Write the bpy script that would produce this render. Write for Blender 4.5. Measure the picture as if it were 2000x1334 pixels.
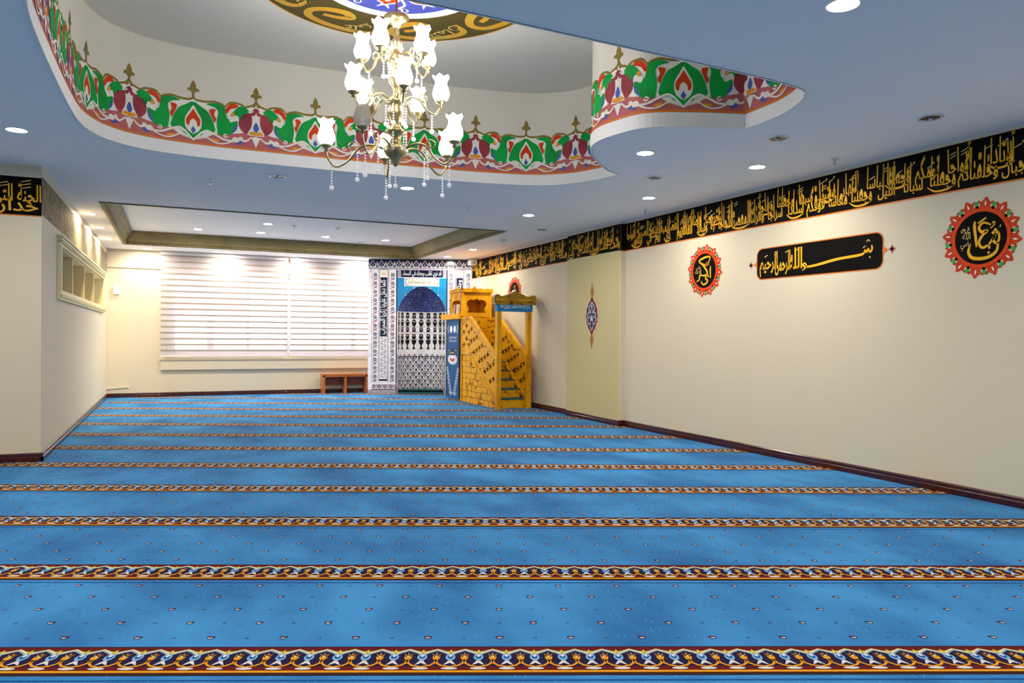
import bpy, math, random, unicodedata
from mathutils import Vector, Matrix
from mathutils.geometry import tessellate_polygon
R = math.radians
random.seed(7)
for o in list(bpy.data.objects): bpy.data.objects.remove(o)
sc = bpy.context.scene
COL = sc.collection

# ------------------------------------------------------------------ camera
F_PX, CAM_H, YAW = 1450.0, 1.35, R(24.5)
PITCH = -math.atan(11.0/F_PX); ROLL = math.atan(.00825)
_fw = Vector((math.sin(YAW)*math.cos(PITCH), math.cos(YAW)*math.cos(PITCH), math.sin(PITCH)))
_rt = Vector((math.cos(YAW), -math.sin(YAW), 0)); _up = _rt.cross(_fw)
_r2 = _rt*math.cos(ROLL)+_up*math.sin(ROLL); _u2 = _up*math.cos(ROLL)-_rt*math.sin(ROLL)
cd = bpy.data.cameras.new('camera'); cam = bpy.data.objects.new('camera', cd); COL.objects.link(cam)
cd.sensor_width = 36.0; cd.lens = F_PX/2000*36.0; cd.clip_start = .05; cd.clip_end = 300
m3 = Matrix((_r2, _u2, -_fw)).transposed()
cam.matrix_world = Matrix.Translation((0, 0, CAM_H)) @ m3.to_4x4()
sc.camera = cam

# ------------------------------------------------------------------ world, exposure
w = bpy.data.worlds.new('sky'); sc.world = w; w.use_nodes = True
bg = w.node_tree.nodes['Background']; bg.inputs[0].default_value = (1.0, .975, .95, 1); bg.inputs[1].default_value = 3.4
sc.view_settings.view_transform = 'Standard'; sc.view_settings.look = 'None'
sc.view_settings.exposure = 1.05; sc.view_settings.gamma = 1.0; sc.view_settings.use_curve_mapping = False
LAMP = 270.0          # radiance of a lit downlight lens
SHADE = 10.5          # radiance of a lit chandelier shade
sc.cycles.use_denoising = True
sc.cycles.max_bounces = 6; sc.cycles.diffuse_bounces = 4; sc.cycles.glossy_bounces = 2; sc.cycles.adaptive_threshold = .06; sc.cycles.transparent_max_bounces = 12
sc.cycles.sample_clamp_indirect = 6.0

# ------------------------------------------------------------------ room numbers (metres)
RX, LX, BY, PY = 6.2, -1.26, 17.4, 9.1       # right wall, left wall, back wall, front of the left block
NX, NY = -6.0, -5.0                           # where the room goes on out of view
CZ = 3.08; TZ = 3.33; UZ = 4.13               # ceiling, tray, raised ceiling
CA = R(-23.2)                                 # carpet rows and prayer niche face this way

# ------------------------------------------------------------------ materials
def lin(h):
    def c(v): return v/12.92 if v <= .04045 else ((v+.055)/1.055)**2.4
    return tuple(c(int(h[i:i+2], 16)/255) for i in (0, 2, 4))+(1,)
MATS = {}
def mat(name, hexc, rough=.6, metal=0, spec=.35, noise=None, bump=None, emit=None, scale=(1, 1, 1), sheen=0):
    """noise=(scale, detail, hex2, lo, hi): second tone; bump=(scale, strength)"""
    m = bpy.data.materials.new(name); m.use_nodes = True
    nt = m.node_tree; b = nt.nodes['Principled BSDF']
    col = lin(hexc)
    b.inputs['Base Color'].default_value = col; b.inputs['Roughness'].default_value = rough
    b.inputs['Metallic'].default_value = metal; b.inputs['Specular IOR Level'].default_value = spec
    m.diffuse_color = col
    tc = mp = None
    if noise or bump:
        tc = nt.nodes.new('ShaderNodeTexCoord'); mp = nt.nodes.new('ShaderNodeMapping'); mp.inputs['Scale'].default_value = scale
        nt.links.new(tc.outputs['Object'], mp.inputs['Vector'])
    if noise:
        n = nt.nodes.new('ShaderNodeTexNoise'); n.inputs['Scale'].default_value = noise[0]; n.inputs['Detail'].default_value = noise[1]
        nt.links.new(mp.outputs[0], n.inputs['Vector'])
        r = nt.nodes.new('ShaderNodeValToRGB')
        r.color_ramp.elements[0].position = noise[3]; r.color_ramp.elements[0].color = lin(noise[2])
        r.color_ramp.elements[1].position = noise[4]; r.color_ramp.elements[1].color = col
        nt.links.new(n.outputs['Fac'], r.inputs['Fac']); nt.links.new(r.outputs['Color'], b.inputs['Base Color'])
    if bump:
        n2 = nt.nodes.new('ShaderNodeTexNoise'); n2.inputs['Scale'].default_value = bump[0]; n2.inputs['Detail'].default_value = 3
        nt.links.new(mp.outputs[0], n2.inputs['Vector'])
        bp = nt.nodes.new('ShaderNodeBump'); bp.inputs['Strength'].default_value = bump[1]; bp.inputs['Distance'].default_value = .01
        nt.links.new(n2.outputs['Fac'], bp.inputs['Height']); nt.links.new(bp.outputs[0], b.inputs['Normal'])
    if sheen:
        b.inputs['Sheen Weight'].default_value = sheen; b.inputs['Sheen Roughness'].default_value = .4; b.inputs['Sheen Tint'].default_value = (.6, .82, 1, 1)
    if emit:
        b.inputs['Emission Color'].default_value = lin(emit[0]); b.inputs['Emission Strength'].default_value = emit[1]
    MATS[name] = m
    return name
mat('wall_paint', 'D8CDB4', .7, bump=(60, .03))
mat('olive_paint', 'CBC08C', .7)
mat('ceiling_paint', 'FAF9F7', .8, spec=.2)
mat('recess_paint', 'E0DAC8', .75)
mat('white_paint', 'F4F3EE', .6)
mat('mahogany', '4A1510', .22, spec=.6, noise=(9, 4, '30090A', .35, .7), scale=(1, 1, 6))
mat('cornice_paint', '8F835A', .6, noise=(3, 3, '7C7148', .3, .7))
mat('black_paint', '060403', .75, spec=.1)
mat('gold_paint', 'F6B414', .6, spec=.2, noise=(6, 2, 'EDB32A', .35, .6))
mat('pale_gold', 'E6C566', .5)
mat('orange_line', 'E07818', .5)
mat('brown_grime', '8A7B66', .8, noise=(7, 5, '5C5236', .35, .62))
mat('old_gold', '8F7B3C', .7, noise=(9, 5, 'A79455', .4, .6))
mat('shelf_paint', 'D9D0A4', .55); mat('shelf_dark', 'B8AE78', .55); mat('shelf_in', 'DCCFA8', .65)
mat('red_paint', 'D4400E', .6, spec=.2, noise=(14, 3, 'BC3008', .3, .7)); mat('scarlet', 'DE420A', .6, spec=.2)
mat('green_paint', '06AC44', .6, spec=.2, noise=(5, 3, '08923A', .3, .65)); mat('green_dot', '18A040', .5)
mat('brick_red', 'C46A5C', .6, noise=(6, 3, 'BC5E6C', .35, .6)); mat('maroon_paint', 'A83A44', .6, noise=(6, 3, '8E2E38', .35, .6))
mat('white_line', 'F3EFE2', .55); mat('olive_line', '8A7428', .55); mat('amber', 'EE9E16', .5); mat('blue_paint', '4460B4', .5)
mat('lilac', 'C9C4D6', .5)
mat('navy_paint', '1B1C44', .5); mat('med_blue', '4B52A6', .5); mat('med_olive', '4E4416', .5, noise=(3, 2, '5E4E14', .3, .7)); mat('med_gold', 'E2A21E', .45, noise=(4, 2, 'C9A845', .3, .6))
# carpet
mat('carpet_blue', '3C88C4', .95, spec=.05, noise=(1.7, 9, '1F5E98', .32, .66), bump=(180, .35), scale=(1, .6, 1), sheen=.13)
mat('c_navy', '241C3C', .95, spec=.05); mat('c_maroon', '5E1A1A', .95, spec=.05); mat('c_cream', 'CFC69C', .95, spec=.05)
mat('c_orange', 'D8901C', .95, spec=.05); mat('c_brown', '38201C', .95, spec=.05); mat('c_sky', '7AA6CC', .95, spec=.05)
mat('c_white', 'C9C6C8', .95, spec=.05); mat('c_dblue', '1A4F94', .95, spec=.05); mat('c_yellow', 'C8B44C', .95, spec=.05)
mat('c_pale', '4690C6', .95, spec=.05); mat('c_red', '9C3428', .95, spec=.05)
# minbar
mat('burnt', '5A3206', .6); mat('gold_wood', 'EEAA08', .4, noise=(9, 6, '6E3804', .33, .42), scale=(1, .5, 1.8), bump=(25, .1))
mat('gold_plain', 'F0AE0A', .38, noise=(6, 5, 'C07A06', .34, .52), scale=(.6, .6, .25))
mat('crown_wood', 'B48A1C', .4, noise=(8, 5, '4A3408', .33, .5))
mat('tread_carpet', '2F6478', .95, spec=.05, noise=(30, 3, '24505E', .3, .7))
mat('sign_blue', '1A86C6', .5); mat('banner_blue', '1B62A0', .5, noise=(1.2, 2, '154A80', .3, .7)); mat('sign_white', 'F2F6FA', .5)
mat('tan', 'C89A58', .5); mat('terra', 'C2562C', .5)
# mihrab
mat('tile_white', 'F4F2F6', .15, spec=.6, noise=(12, 3, 'E2DEEA', .35, .6)); mat('tile_grey', 'B9B6C6', .2, spec=.6, noise=(40, 2, '8C88A4', .4, .6))
mat('tile_navy', '16183A', .15, spec=.6); mat('tile_blue', '1E8CC4', .14, spec=.6, noise=(6, 2, '1B7CB8', .3, .7))
mat('tile_coral', 'D4796A', .2); mat('tile_steel', '6C6E90', .2); mat('tile_joint', 'E9EEF2', .7)
mat('tile_green', '7C8C7C', .25); mat('niche_black', '101018', .2); mat('plaque_cream', 'EFEADA', .3); mat('tile_royal', '26307E', .2)
# other
mat('metal_ring', 'D8D8DA', .3, metal=.4); mat('chrome', 'C8CACF', .18, metal=1); mat('dark_lens', '35363E', .25)  # last one: shade inside the unlit downlights is painted in as a dark tone
mat('plastic_white', 'EEF0F0', .4); mat('cable_paint', 'DCD6B8', .6)
mat('bench_wood', 'C2703A', .35, noise=(5, 4, 'A85A2A', .35, .65), scale=(.3, 1, 1)); mat('bench_red', '8A4636', .45)
mat('brass', 'B9A878', .28, metal=.75, noise=(12, 3, '8C7C4C', .35, .6)); mat('copper', 'B06A38', .3, metal=.8)
mat('blind_band', '9A8E86', .8); mat('blind_rail', 'D8D4D6', .5)
mat('upvc', 'DAD8DE', .4); mat('ext_pink', 'D98C88', .8); mat('ext_cream', 'E6DCCC', .8); mat('ext_dark', '586070', .3)
mat('page_white', 'E9E4D4', .6); mat('book_tan', 'B58C52', .6)
def emis(name, hexc, s):
    m = bpy.data.materials.new(name); m.use_nodes = True; nt = m.node_tree; nt.nodes.clear()
    e = nt.nodes.new('ShaderNodeEmission'); e.inputs[0].default_value = lin(hexc); e.inputs[1].default_value = s
    nt.links.new(e.outputs[0], nt.nodes.new('ShaderNodeOutputMaterial').inputs[0]); MATS[name] = m
emis('lamp_lens', 'FFF6E6', LAMP); emis('lamp_warm', 'FFE3BC', LAMP*1.6); emis('lamp_shade', 'FFFBFF', SHADE)
def glassy(name, transp, hexc='FFFFFF', trl=None):
    m = bpy.data.materials.new(name); m.use_nodes = True; nt = m.node_tree; nt.nodes.clear()
    out = nt.nodes.new('ShaderNodeOutputMaterial'); mix = nt.nodes.new('ShaderNodeMixShader'); mix.inputs[0].default_value = 1-transp
    t = nt.nodes.new('ShaderNodeBsdfTransparent'); t.inputs[0].default_value = (1, 1, 1, 1)
    if trl:
        g = nt.nodes.new('ShaderNodeMixShader'); g.inputs[0].default_value = trl
        d = nt.nodes.new('ShaderNodeBsdfDiffuse'); d.inputs[0].default_value = lin(hexc)
        l = nt.nodes.new('ShaderNodeBsdfTranslucent'); l.inputs[0].default_value = lin(hexc)
        nt.links.new(d.outputs[0], g.inputs[1]); nt.links.new(l.outputs[0], g.inputs[2])
    else:
        g = nt.nodes.new('ShaderNodeBsdfGlossy'); g.inputs[0].default_value = lin(hexc); g.inputs[1].default_value = .05
    nt.links.new(t.outputs[0], mix.inputs[1]); nt.links.new(g.outputs[0], mix.inputs[2]); nt.links.new(mix.outputs[0], out.inputs[0])
    MATS[name] = m
glassy('window_glass', .92); glassy('crystal', .15, 'FFFFFF', .5); glassy('sheer', .28, 'CBC6CE', .25)
glassy('frosted_off', .35, 'A8A498', .4)
def dome_material():
    m = bpy.data.materials.new('dome_tile'); m.use_nodes = True; nt = m.node_tree; b = nt.nodes['Principled BSDF']
    b.inputs['Roughness'].default_value = .2
    tc = nt.nodes.new('ShaderNodeTexCoord')
    v = nt.nodes.new('ShaderNodeTexVoronoi'); v.feature = 'DISTANCE_TO_EDGE'; v.inputs['Scale'].default_value = 16
    nt.links.new(tc.outputs['Object'], v.inputs['Vector'])
    r = nt.nodes.new('ShaderNodeValToRGB'); e = r.color_ramp.elements
    e[0].position = .03; e[0].color = lin('7C94D8'); e[1].position = .09; e[1].color = lin('14207A')
    nt.links.new(v.outputs['Distance'], r.inputs['Fac']); nt.links.new(r.outputs['Color'], b.inputs['Base Color'])
    MATS['dome_tile'] = m
dome_material()

# ------------------------------------------------------------------ mesh helpers
class Mesh:
    def __init__(s): s.v = []; s.f = []; s.m = []
    def add(s, verts, faces, mt):
        n = len(s.v); s.v += [tuple(p) for p in verts]
        for f in faces: s.f.append(tuple(i+n for i in f)); s.m.append(mt)
        return s
    def box(s, a, b, mt):
        x0, y0, z0 = a; x1, y1, z1 = b
        vs = [(x0, y0, z0), (x1, y0, z0), (x1, y1, z0), (x0, y1, z0), (x0, y0, z1), (x1, y0, z1), (x1, y1, z1), (x0, y1, z1)]
        return s.add(vs, [(3, 2, 1, 0), (4, 5, 6, 7), (0, 1, 5, 4), (1, 2, 6, 5), (2, 3, 7, 6), (3, 0, 4, 7)], mt)
    def quad(s, p, mt): return s.add(p, [tuple(range(len(p)))], mt)
    def lathe(s, prof, c, mt, n=16, a0=0., a1=2*math.pi):
        full = abs(a1-a0-2*math.pi) < 1e-6; k = n if full else n+1; vs = []; fs = []
        for i in range(k):
            a = a0+(a1-a0)*i/n; ca, sa = math.cos(a), math.sin(a)
            for r, z in prof: vs.append((c[0]+r*ca, c[1]+r*sa, c[2]+z))
        L = len(prof)
        for i in range(n):
            j = (i+1) % k
            for q in range(L-1): fs.append((i*L+q, j*L+q, j*L+q+1, i*L+q+1))
        return s.add(vs, fs, mt)
    def tube(s, path, rad, mt, n=8):
        P = [Vector(p) for p in path]; vs = []; fs = []
        rr = rad if isinstance(rad, (list, tuple)) else [rad]*len(P)
        for i, p in enumerate(P):
            t = (P[min(i+1, len(P)-1)]-P[max(i-1, 0)]).normalized()
            u = t.cross(Vector((0, 0, 1)))
            if u.length < 1e-3: u = Vector((1, 0, 0))
            u.normalize(); v = t.cross(u)
            for k in range(n):
                a = 2*math.pi*k/n; vs.append(p+(u*math.cos(a)+v*math.sin(a))*rr[i])
        for i in range(len(P)-1):
            for k in range(n): fs.append((i*n+k, i*n+(k+1) % n, (i+1)*n+(k+1) % n, (i+1)*n+k))
        fs.append(tuple(range(n))[::-1]); fs.append(tuple(range((len(P)-1)*n, len(P)*n)))
        return s.add(vs, fs, mt)
    def ball(s, c, r, mt, n=8):
        return s.lathe([(r*math.sin(math.pi*i/5)+1e-4, -r*math.cos(math.pi*i/5)) for i in range(6)], c, mt, n)
    def prism(s, loops, fn, h0, h1, mt, side=None):
        """2-D outline with holes, given depth: fn(u, v, h) -> xyz"""
        flat = [p for l in loops for p in l]; n = len(flat)
        tris = tessellate_polygon([[Vector((p[0], p[1], 0)) for p in l] for l in loops])
        vs = [fn(p[0], p[1], h1) for p in flat]+[fn(p[0], p[1], h0) for p in flat]
        s.add(vs, [t for t in tris]+[tuple(i+n for i in t[::-1]) for t in tris], mt)
        fs = []; o = 0
        for l in loops:
            k = len(l); fs += [(o+i, o+(i+1) % k, n+o+(i+1) % k, n+o+i) for i in range(k)]; o += k
        s.add(vs, fs, side or mt)
        return s
    def build(s, name, parent=None, smooth=False):
        org = parent_world(parent) if parent else Vector((0, 0, 0))
        me = bpy.data.meshes.new(name); names = []
        for x in s.m:
            if x not in names: names.append(x)
        me.from_pydata([(x-org.x, y-org.y, z-org.z) for x, y, z in s.v], [], s.f)
        for x in names: me.materials.append(MATS[x])
        me.polygons.foreach_set('material_index', [names.index(x) for x in s.m])
        if smooth: me.polygons.foreach_set('use_smooth', [True]*len(s.f))
        me.update()
        o = bpy.data.objects.new(name, me); COL.objects.link(o)
        if parent: o.parent = parent
        return o
ORG = {}
def parent_world(p):
    v = Vector((0, 0, 0))
    while p: v += p.location; p = p.parent
    return v
def tag(o, label=None, cat=None, group=None, kind=None):
    if label: o['label'] = label
    if cat: o['category'] = cat
    if group: o['group'] = group
    if kind: o['kind'] = kind
    return o
def thing(name, loc, label, cat, group=None):
    o = bpy.data.objects.new(name, None); o.empty_display_size = .1; o.location = loc; COL.objects.link(o)
    return tag(o, label, cat, group)
def struct(name, M, parent=None, smooth=False):
    o = M.build(name, parent, smooth)
    if not parent: o['kind'] = 'structure'
    return o
def dup(root, loc, label=None, group=None):
    r = root.copy(); COL.objects.link(r); r.location = loc
    if label: r['label'] = label
    if group: r['group'] = group
    for ch in list(root.children):
        c = ch.copy(); COL.objects.link(c); c.parent = r
        for g in list(ch.children):
            d = g.copy(); COL.objects.link(d); d.parent = c
    return r

# ------------------------------------------------------------------ flat painted shapes
class Flat:
    """2-D painted shapes in layers, laid onto a surface by a mapping fn(u, v, h)"""
    def __init__(s): s.t = []          # (p0, p1, p2, material, layer)
    def poly(s, pts, mt, layer=0):
        P = [Vector((p[0], p[1], 0)) for p in pts]
        if len(P) == 4 and False: pass
        for t in tessellate_polygon([P]):
            s.t.append((tuple(pts[t[0]][:2]), tuple(pts[t[1]][:2]), tuple(pts[t[2]][:2]), mt, layer))
        return s
    def rect(s, a, b, mt, layer=0): return s.poly([(a[0], a[1]), (b[0], a[1]), (b[0], b[1]), (a[0], b[1])], mt, layer)
    def disc(s, c, r, mt, layer=0, n=20, ry=None):
        ry = ry or r; return s.poly([(c[0]+r*math.cos(2*math.pi*i/n), c[1]+ry*math.sin(2*math.pi*i/n)) for i in range(n)], mt, layer)
    def ring(s, c, r0, r1, mt, layer=0, n=32):
        for i in range(n):
            a, b = 2*math.pi*i/n, 2*math.pi*(i+1)/n
            q = [(c[0]+r*math.cos(x), c[1]+r*math.sin(x)) for r, x in ((r0, a), (r1, a), (r1, b), (r0, b))]
            s.t.append((q[0], q[1], q[2], mt, layer)); s.t.append((q[0], q[2], q[3], mt, layer))
        return s
    def stroke(s, pts, wd, mt, layer=0, sub=0, closed=False):
        P = smooth2(pts, sub, closed) if sub else [tuple(p) for p in pts]
        if closed: P = P+[P[0]]
        n = len(P); ws = wd if isinstance(wd, (list, tuple)) else [wd, wd]
        L = []; Rr = []
        for i, p in enumerate(P):
            a = P[max(i-1, 0)]; b = P[min(i+1, n-1)]
            if closed and i in (0, n-1): a, b = P[n-2], P[1]
            dx, dy = b[0]-a[0], b[1]-a[1]; d = math.hypot(dx, dy) or 1
            f = i/(n-1)*(len(ws)-1); k = min(int(f), len(ws)-2); h = (ws[k]+(ws[k+1]-ws[k])*(f-k))/2
            L.append((p[0]-dy/d*h, p[1]+dx/d*h)); Rr.append((p[0]+dy/d*h, p[1]-dx/d*h))
        for i in range(n-1):
            s.t.append((L[i], Rr[i], Rr[i+1], mt, layer)); s.t.append((L[i], Rr[i+1], L[i+1], mt, layer))
        return s
    def text(s, body, size, pos, mt, layer=0, tall=1., y0=.3, align='r', width=None, rot=0., xs=1., fat=0., ymax=9.):
        vs, fs = text2d(body, fat)
        if not vs: return s
        xa = min(v[0] for v in vs); xb = max(v[0] for v in vs)
        if width: xs = width/((xb-xa)*size)
        q = []
        for x, y in vs:
            yy = min(y, ymax) if y < y0 else y0+(min(y, ymax)-y0)*tall
            xx = (x-(xb if align == 'r' else xa if align == 'l' else (xa+xb)/2))*size*xs; yy *= size
            q.append((pos[0]+xx*math.cos(rot)-yy*math.sin(rot), pos[1]+xx*math.sin(rot)+yy*math.cos(rot)))
        for f in fs:
            for k in range(1, len(f)-1): s.t.append((q[f[0]], q[f[k]], q[f[k+1]], mt, layer))
        return s
    def merge(s, o, du=0, dv=0, sx=1, sy=1, rot=0, dl=0):
        c, n = math.cos(rot), math.sin(rot)
        def T(p): x, y = p[0]*sx, p[1]*sy; return (x*c-y*n+du, x*n+y*c+dv)
        s.t += [(T(a), T(b), T(d), m, l+dl) for a, b, d, m, l in o.t]
        return s
    def mirror(s):
        s.t += [((-a[0], a[1]), (-b[0], b[1]), (-c[0], c[1]), m, l) for a, b, c, m, l in list(s.t)]
        return s
    def cut_u(s, step):
        """slice along u so that the paint can follow a curved wall"""
        out = []
        for a, b, c, m, l in s.t:
            u0 = min(a[0], b[0], c[0]); u1 = max(a[0], b[0], c[0])
            k0, k1 = math.floor(u0/step+1e-6), math.ceil(u1/step-1e-6)
            if k1-k0 <= 1: out.append((a, b, c, m, l)); continue
            for k in range(k0, k1):
                P = clip([a, b, c], [(1, 0, -k*step), (-1, 0, (k+1)*step)])
                for i in range(1, len(P)-1): out.append((P[0], P[i], P[i+1], m, l))
        s.t = out
        return s
    def build(s, name, fn, parent=None, h0=.002, dh=.0012):
        M = Mesh(); cache = {}; names = []
        for a, b, c, m, l in s.t:
            idx = []
            for p in (a, b, c):
                k = (round(p[0], 5), round(p[1], 5), l)
                if k not in cache: cache[k] = len(M.v); M.v.append(tuple(fn(p[0], p[1], h0+dh*l)))
                idx.append(cache[k])
            if len(set(idx)) == 3: M.f.append(tuple(idx)); M.m.append(m)
        return M.build(name, parent)
def clip(P, planes):
    """convex polygon against half planes a*x+b*y+c >= 0"""
    for a, b, c in planes:
        Q = []
        for i in range(len(P)):
            p, q = P[i], P[(i+1) % len(P)]; dp = a*p[0]+b*p[1]+c; dq = a*q[0]+b*q[1]+c
            if dp >= 0: Q.append(p)
            if dp*dq < 0: t = dp/(dp-dq); Q.append((p[0]+(q[0]-p[0])*t, p[1]+(q[1]-p[1])*t))
        P = Q
        if len(P) < 3: return []
    return P
def smooth2(pts, sub=4, closed=False):
    n = len(pts); out = []
    rng = range(n) if closed else range(n-1)
    for i in rng:
        g = (lambda k: pts[k % n]) if closed else (lambda k: pts[max(0, min(n-1, k))])
        p0, p1, p2, p3 = g(i-1), g(i), g(i+1), g(i+2)
        for k in range(sub):
            t = k/sub
            out.append(tuple(.5*(2*p1[d]+(p2[d]-p0[d])*t+(2*p0[d]-5*p1[d]+4*p2[d]-p3[d])*t*t+(3*p1[d]-p0[d]-3*p2[d]+p3[d])*t**3) for d in range(len(p1))))
    if not closed: out.append(tuple(pts[-1]))
    return out

# Arabic lettering: joined letter forms, laid right to left
FORMS = {}
for c_ in range(0xFE70, 0xFEFD):
    d_ = unicodedata.decomposition(chr(c_)).split()
    if len(d_) >= 2 and d_[0] in ('<isolated>', '<initial>', '<medial>', '<final>'):
        FORMS.setdefault(tuple(int(x, 16) for x in d_[1:]), {})[d_[0][1:-1]] = chr(c_)
def shape_text(s):
    units = []; i = 0
    while i < len(s):
        k = (ord(s[i]),)
        if s[i] == '\u0644' and i+1 < len(s) and (ord(s[i]), ord(s[i+1])) in FORMS: k = (ord(s[i]), ord(s[i+1])); i += 1
        units.append(k); i += 1
    T = 0x640
    def joins(k): return k == (T,) or 'initial' in FORMS.get(k, {})
    def takes(k): return k == (T,) or 'final' in FORMS.get(k, {})
    out = []
    for j, k in enumerate(units):
        f = FORMS.get(k, {})
        pv = j > 0 and joins(units[j-1]) and takes(k); nx = j+1 < len(units) and joins(k) and takes(units[j+1])
        t = 'medial' if pv and nx else 'final' if pv else 'initial' if nx else 'isolated'
        out.append(f.get(t) or f.get('isolated') or ''.join(map(chr, k)))
    return ''.join(reversed(out))
_fc = bpy.data.curves.new('lettering_source', 'FONT'); _fc.resolution_u = 2
_fo = bpy.data.objects.new('lettering_source', _fc); COL.objects.link(_fo)
_tc = {}
def text2d(body, fat=0.):
    if (body, fat) in _tc: return _tc[body, fat]
    _fc.body = shape_text(body); _fc.offset = fat
    bpy.context.view_layer.update()
    me = _fo.evaluated_get(bpy.context.evaluated_depsgraph_get()).to_mesh()
    r = ([(v.co.x, v.co.y) for v in me.vertices], [tuple(p.vertices) for p in me.polygons])
    _fo.evaluated_get(bpy.context.evaluated_depsgraph_get()).to_mesh_clear()
    _tc[body, fat] = r
    return r
# surface mappings; u runs to the viewer's right
def on_right(X=RX): return lambda u, v, h: (X-h, -u, v)          # u = -Y
def on_face(Y): return lambda u, v, h: (u, Y-h, v)
def on_left(X=LX): return lambda u, v, h: (X+h, u, v)

# ================================================================== THE SETTING
# --- floor slab and walls
struct('floor', Mesh().box((NX, NY, -.12), (RX, BY, -.004), 'carpet_blue'))
PIL0, PIL1, PILX = 9.5, 11.17, RX-.08          # pilaster on the right wall
wr = struct('wall_right', Mesh().box((RX, NY, 0), (RX+.15, BY, CZ), 'wall_paint'))
Mesh().box((PILX, PIL0, 0), (RX+.01, PIL1, CZ), 'wall_paint').build('pilaster', wr)
Mesh().box((PILX-.003, PIL0+.03, .09), (PILX+.01, PIL1, 2.655), 'olive_paint').build('pilaster_face', wr)
SH = (10.30, 16.2, 1.85, 2.385)                # shelf recess in the left wall: Y0, Y1, z0, z1
wl = struct('wall_left', Mesh().prism([[(PY+.12, 0), (BY, 0), (BY, CZ), (PY+.12, CZ)], [(SH[0], SH[2]), (SH[1], SH[2]), (SH[1], SH[3]), (SH[0], SH[3])]],
       on_left(), -.12, 0, 'wall_paint'))
WX0, WX1, WZ0, WZ1 = -.03, 4.4, .92, 2.63      # window opening
wb = struct('wall_back', Mesh().prism([[(LX, 0), (RX, 0), (RX, CZ), (LX, CZ)], [(WX0, WZ0), (WX1, WZ0), (WX1, WZ1), (WX0, WZ1)]],
       on_face(BY), -.2, 0, 'wall_paint'))
Mesh().box((LX, BY-.03, 2.70), (4.3, BY+.01, CZ), 'wall_paint').build('beam', wb)
struct('wall_block', Mesh().box((NX, PY, 0), (LX, PY+.12, CZ), 'wall_paint'))
struct('wall_far_left', Mesh().box((NX-.15, NY, 0), (NX, PY, CZ), 'wall_paint'))
struct('wall_behind', Mesh().box((NX, NY-.15, 0), (RX, NY, CZ), 'wall_paint'))

# --- raised opening in the ceiling, with a lobed outline
PATH = smooth2([(-.75, 5.3), (-.75, 6.2), (-.73, 6.95), (-.66, 7.33), (-.51, 7.61), (-.22, 7.82), (.27, 7.92), (.85, 7.93), (1.8, 7.91), (2.9, 7.84), (3.48, 7.74), (3.83, 7.62), (4.1, 7.37), (4.24, 7.03), (4.31, 6.73)], 5)[:-1]
PATH += smooth2([(4.31, 6.73), (4.1, 6.62), (3.76, 6.29), (3.51, 5.96), (3.42, 5.70), (3.435, 5.45), (3.54, 5.15), (3.84, 4.97), (4.3, 4.8)], 6)[:-1]
PATH += smooth2([(4.3, 4.8), (4.28, 4.4), (4.19, 4.13), (4.08, 3.95), (3.92, 3.86), (3.48, 3.81), (2.2, 3.755), (1.2, 3.72), (.27, 3.73), (-.22, 3.84), (-.51, 4.05), (-.66, 4.33), (-.73, 4.7), (-.75, 5.3)], 5)[:-1]
TR = (-.86, 4.95, 11.25, 16.25)                # tray x0, x1, y0, y1
tray_loop = [(TR[0], TR[2]), (TR[1], TR[2]), (TR[1], TR[3]), (TR[0], TR[3])]
ceil_out = [(NX, NY), (RX, NY), (RX, BY), (LX, BY), (LX, PY), (NX, PY)]
M = Mesh(); loops = [ceil_out, PATH, tray_loop]; flat = [p for l in loops for p in l]
M.add([(p[0], p[1], CZ) for p in flat], tessellate_polygon([[Vector((p[0], p[1], 0)) for p in l] for l in loops]), 'ceiling_paint')
ce = struct('ceiling', M)
n = len(PATH)
M = Mesh().add([(p[0], p[1], CZ) for p in PATH]+[(p[0], p[1], UZ) for p in PATH], [(i, (i+1) % n, n+(i+1) % n, n+i) for i in range(n)], 'recess_paint')
M.build('recess_wall', ce)
Mesh().add([(p[0], p[1], UZ) for p in PATH], tessellate_polygon([[Vector((p[0], p[1], 0)) for p in PATH]]), 'recess_paint').build('raised_ceiling', ce)
Mesh().quad([(p[0], p[1], TZ) for p in tray_loop], 'ceiling_paint').build('tray_ceiling', ce)
# arc length along the opening, and the inward normal
cum = [0.]
for i in range(n): cum.append(cum[-1]+math.dist(PATH[i], PATH[(i+1) % n]))
PERIM = cum[-1]
import bisect as _bs
def on_recess(u, v, h):
    u %= PERIM; i = min(_bs.bisect_right(cum, u)-1, n-1); a, b = PATH[i], PATH[(i+1) % n]; L = cum[i+1]-cum[i]; t = (u-cum[i])/L
    nx, ny = (b[1]-a[1])/L, -(b[0]-a[0])/L
    return (a[0]+(b[0]-a[0])*t+nx*h, a[1]+(b[1]-a[1])*t+ny*h, CZ+v)
M = Mesh(); k = 0
us = [c+e for c in cum[:-1] for e in (0,)]
ring = [[on_recess(u+1e-5, v, h) for v, h in ((-.004, 0), (-.004, .014), (.115, .014), (.12, 0))] for u in us]
for i in range(len(us)):
    a, b = ring[i], ring[(i+1) % len(us)]
    for q in range(3): M.add([a[q], b[q], b[q+1], a[q+1]], [(0, 1, 2, 3)], 'white_paint')
struct('trim_1', M)

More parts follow.
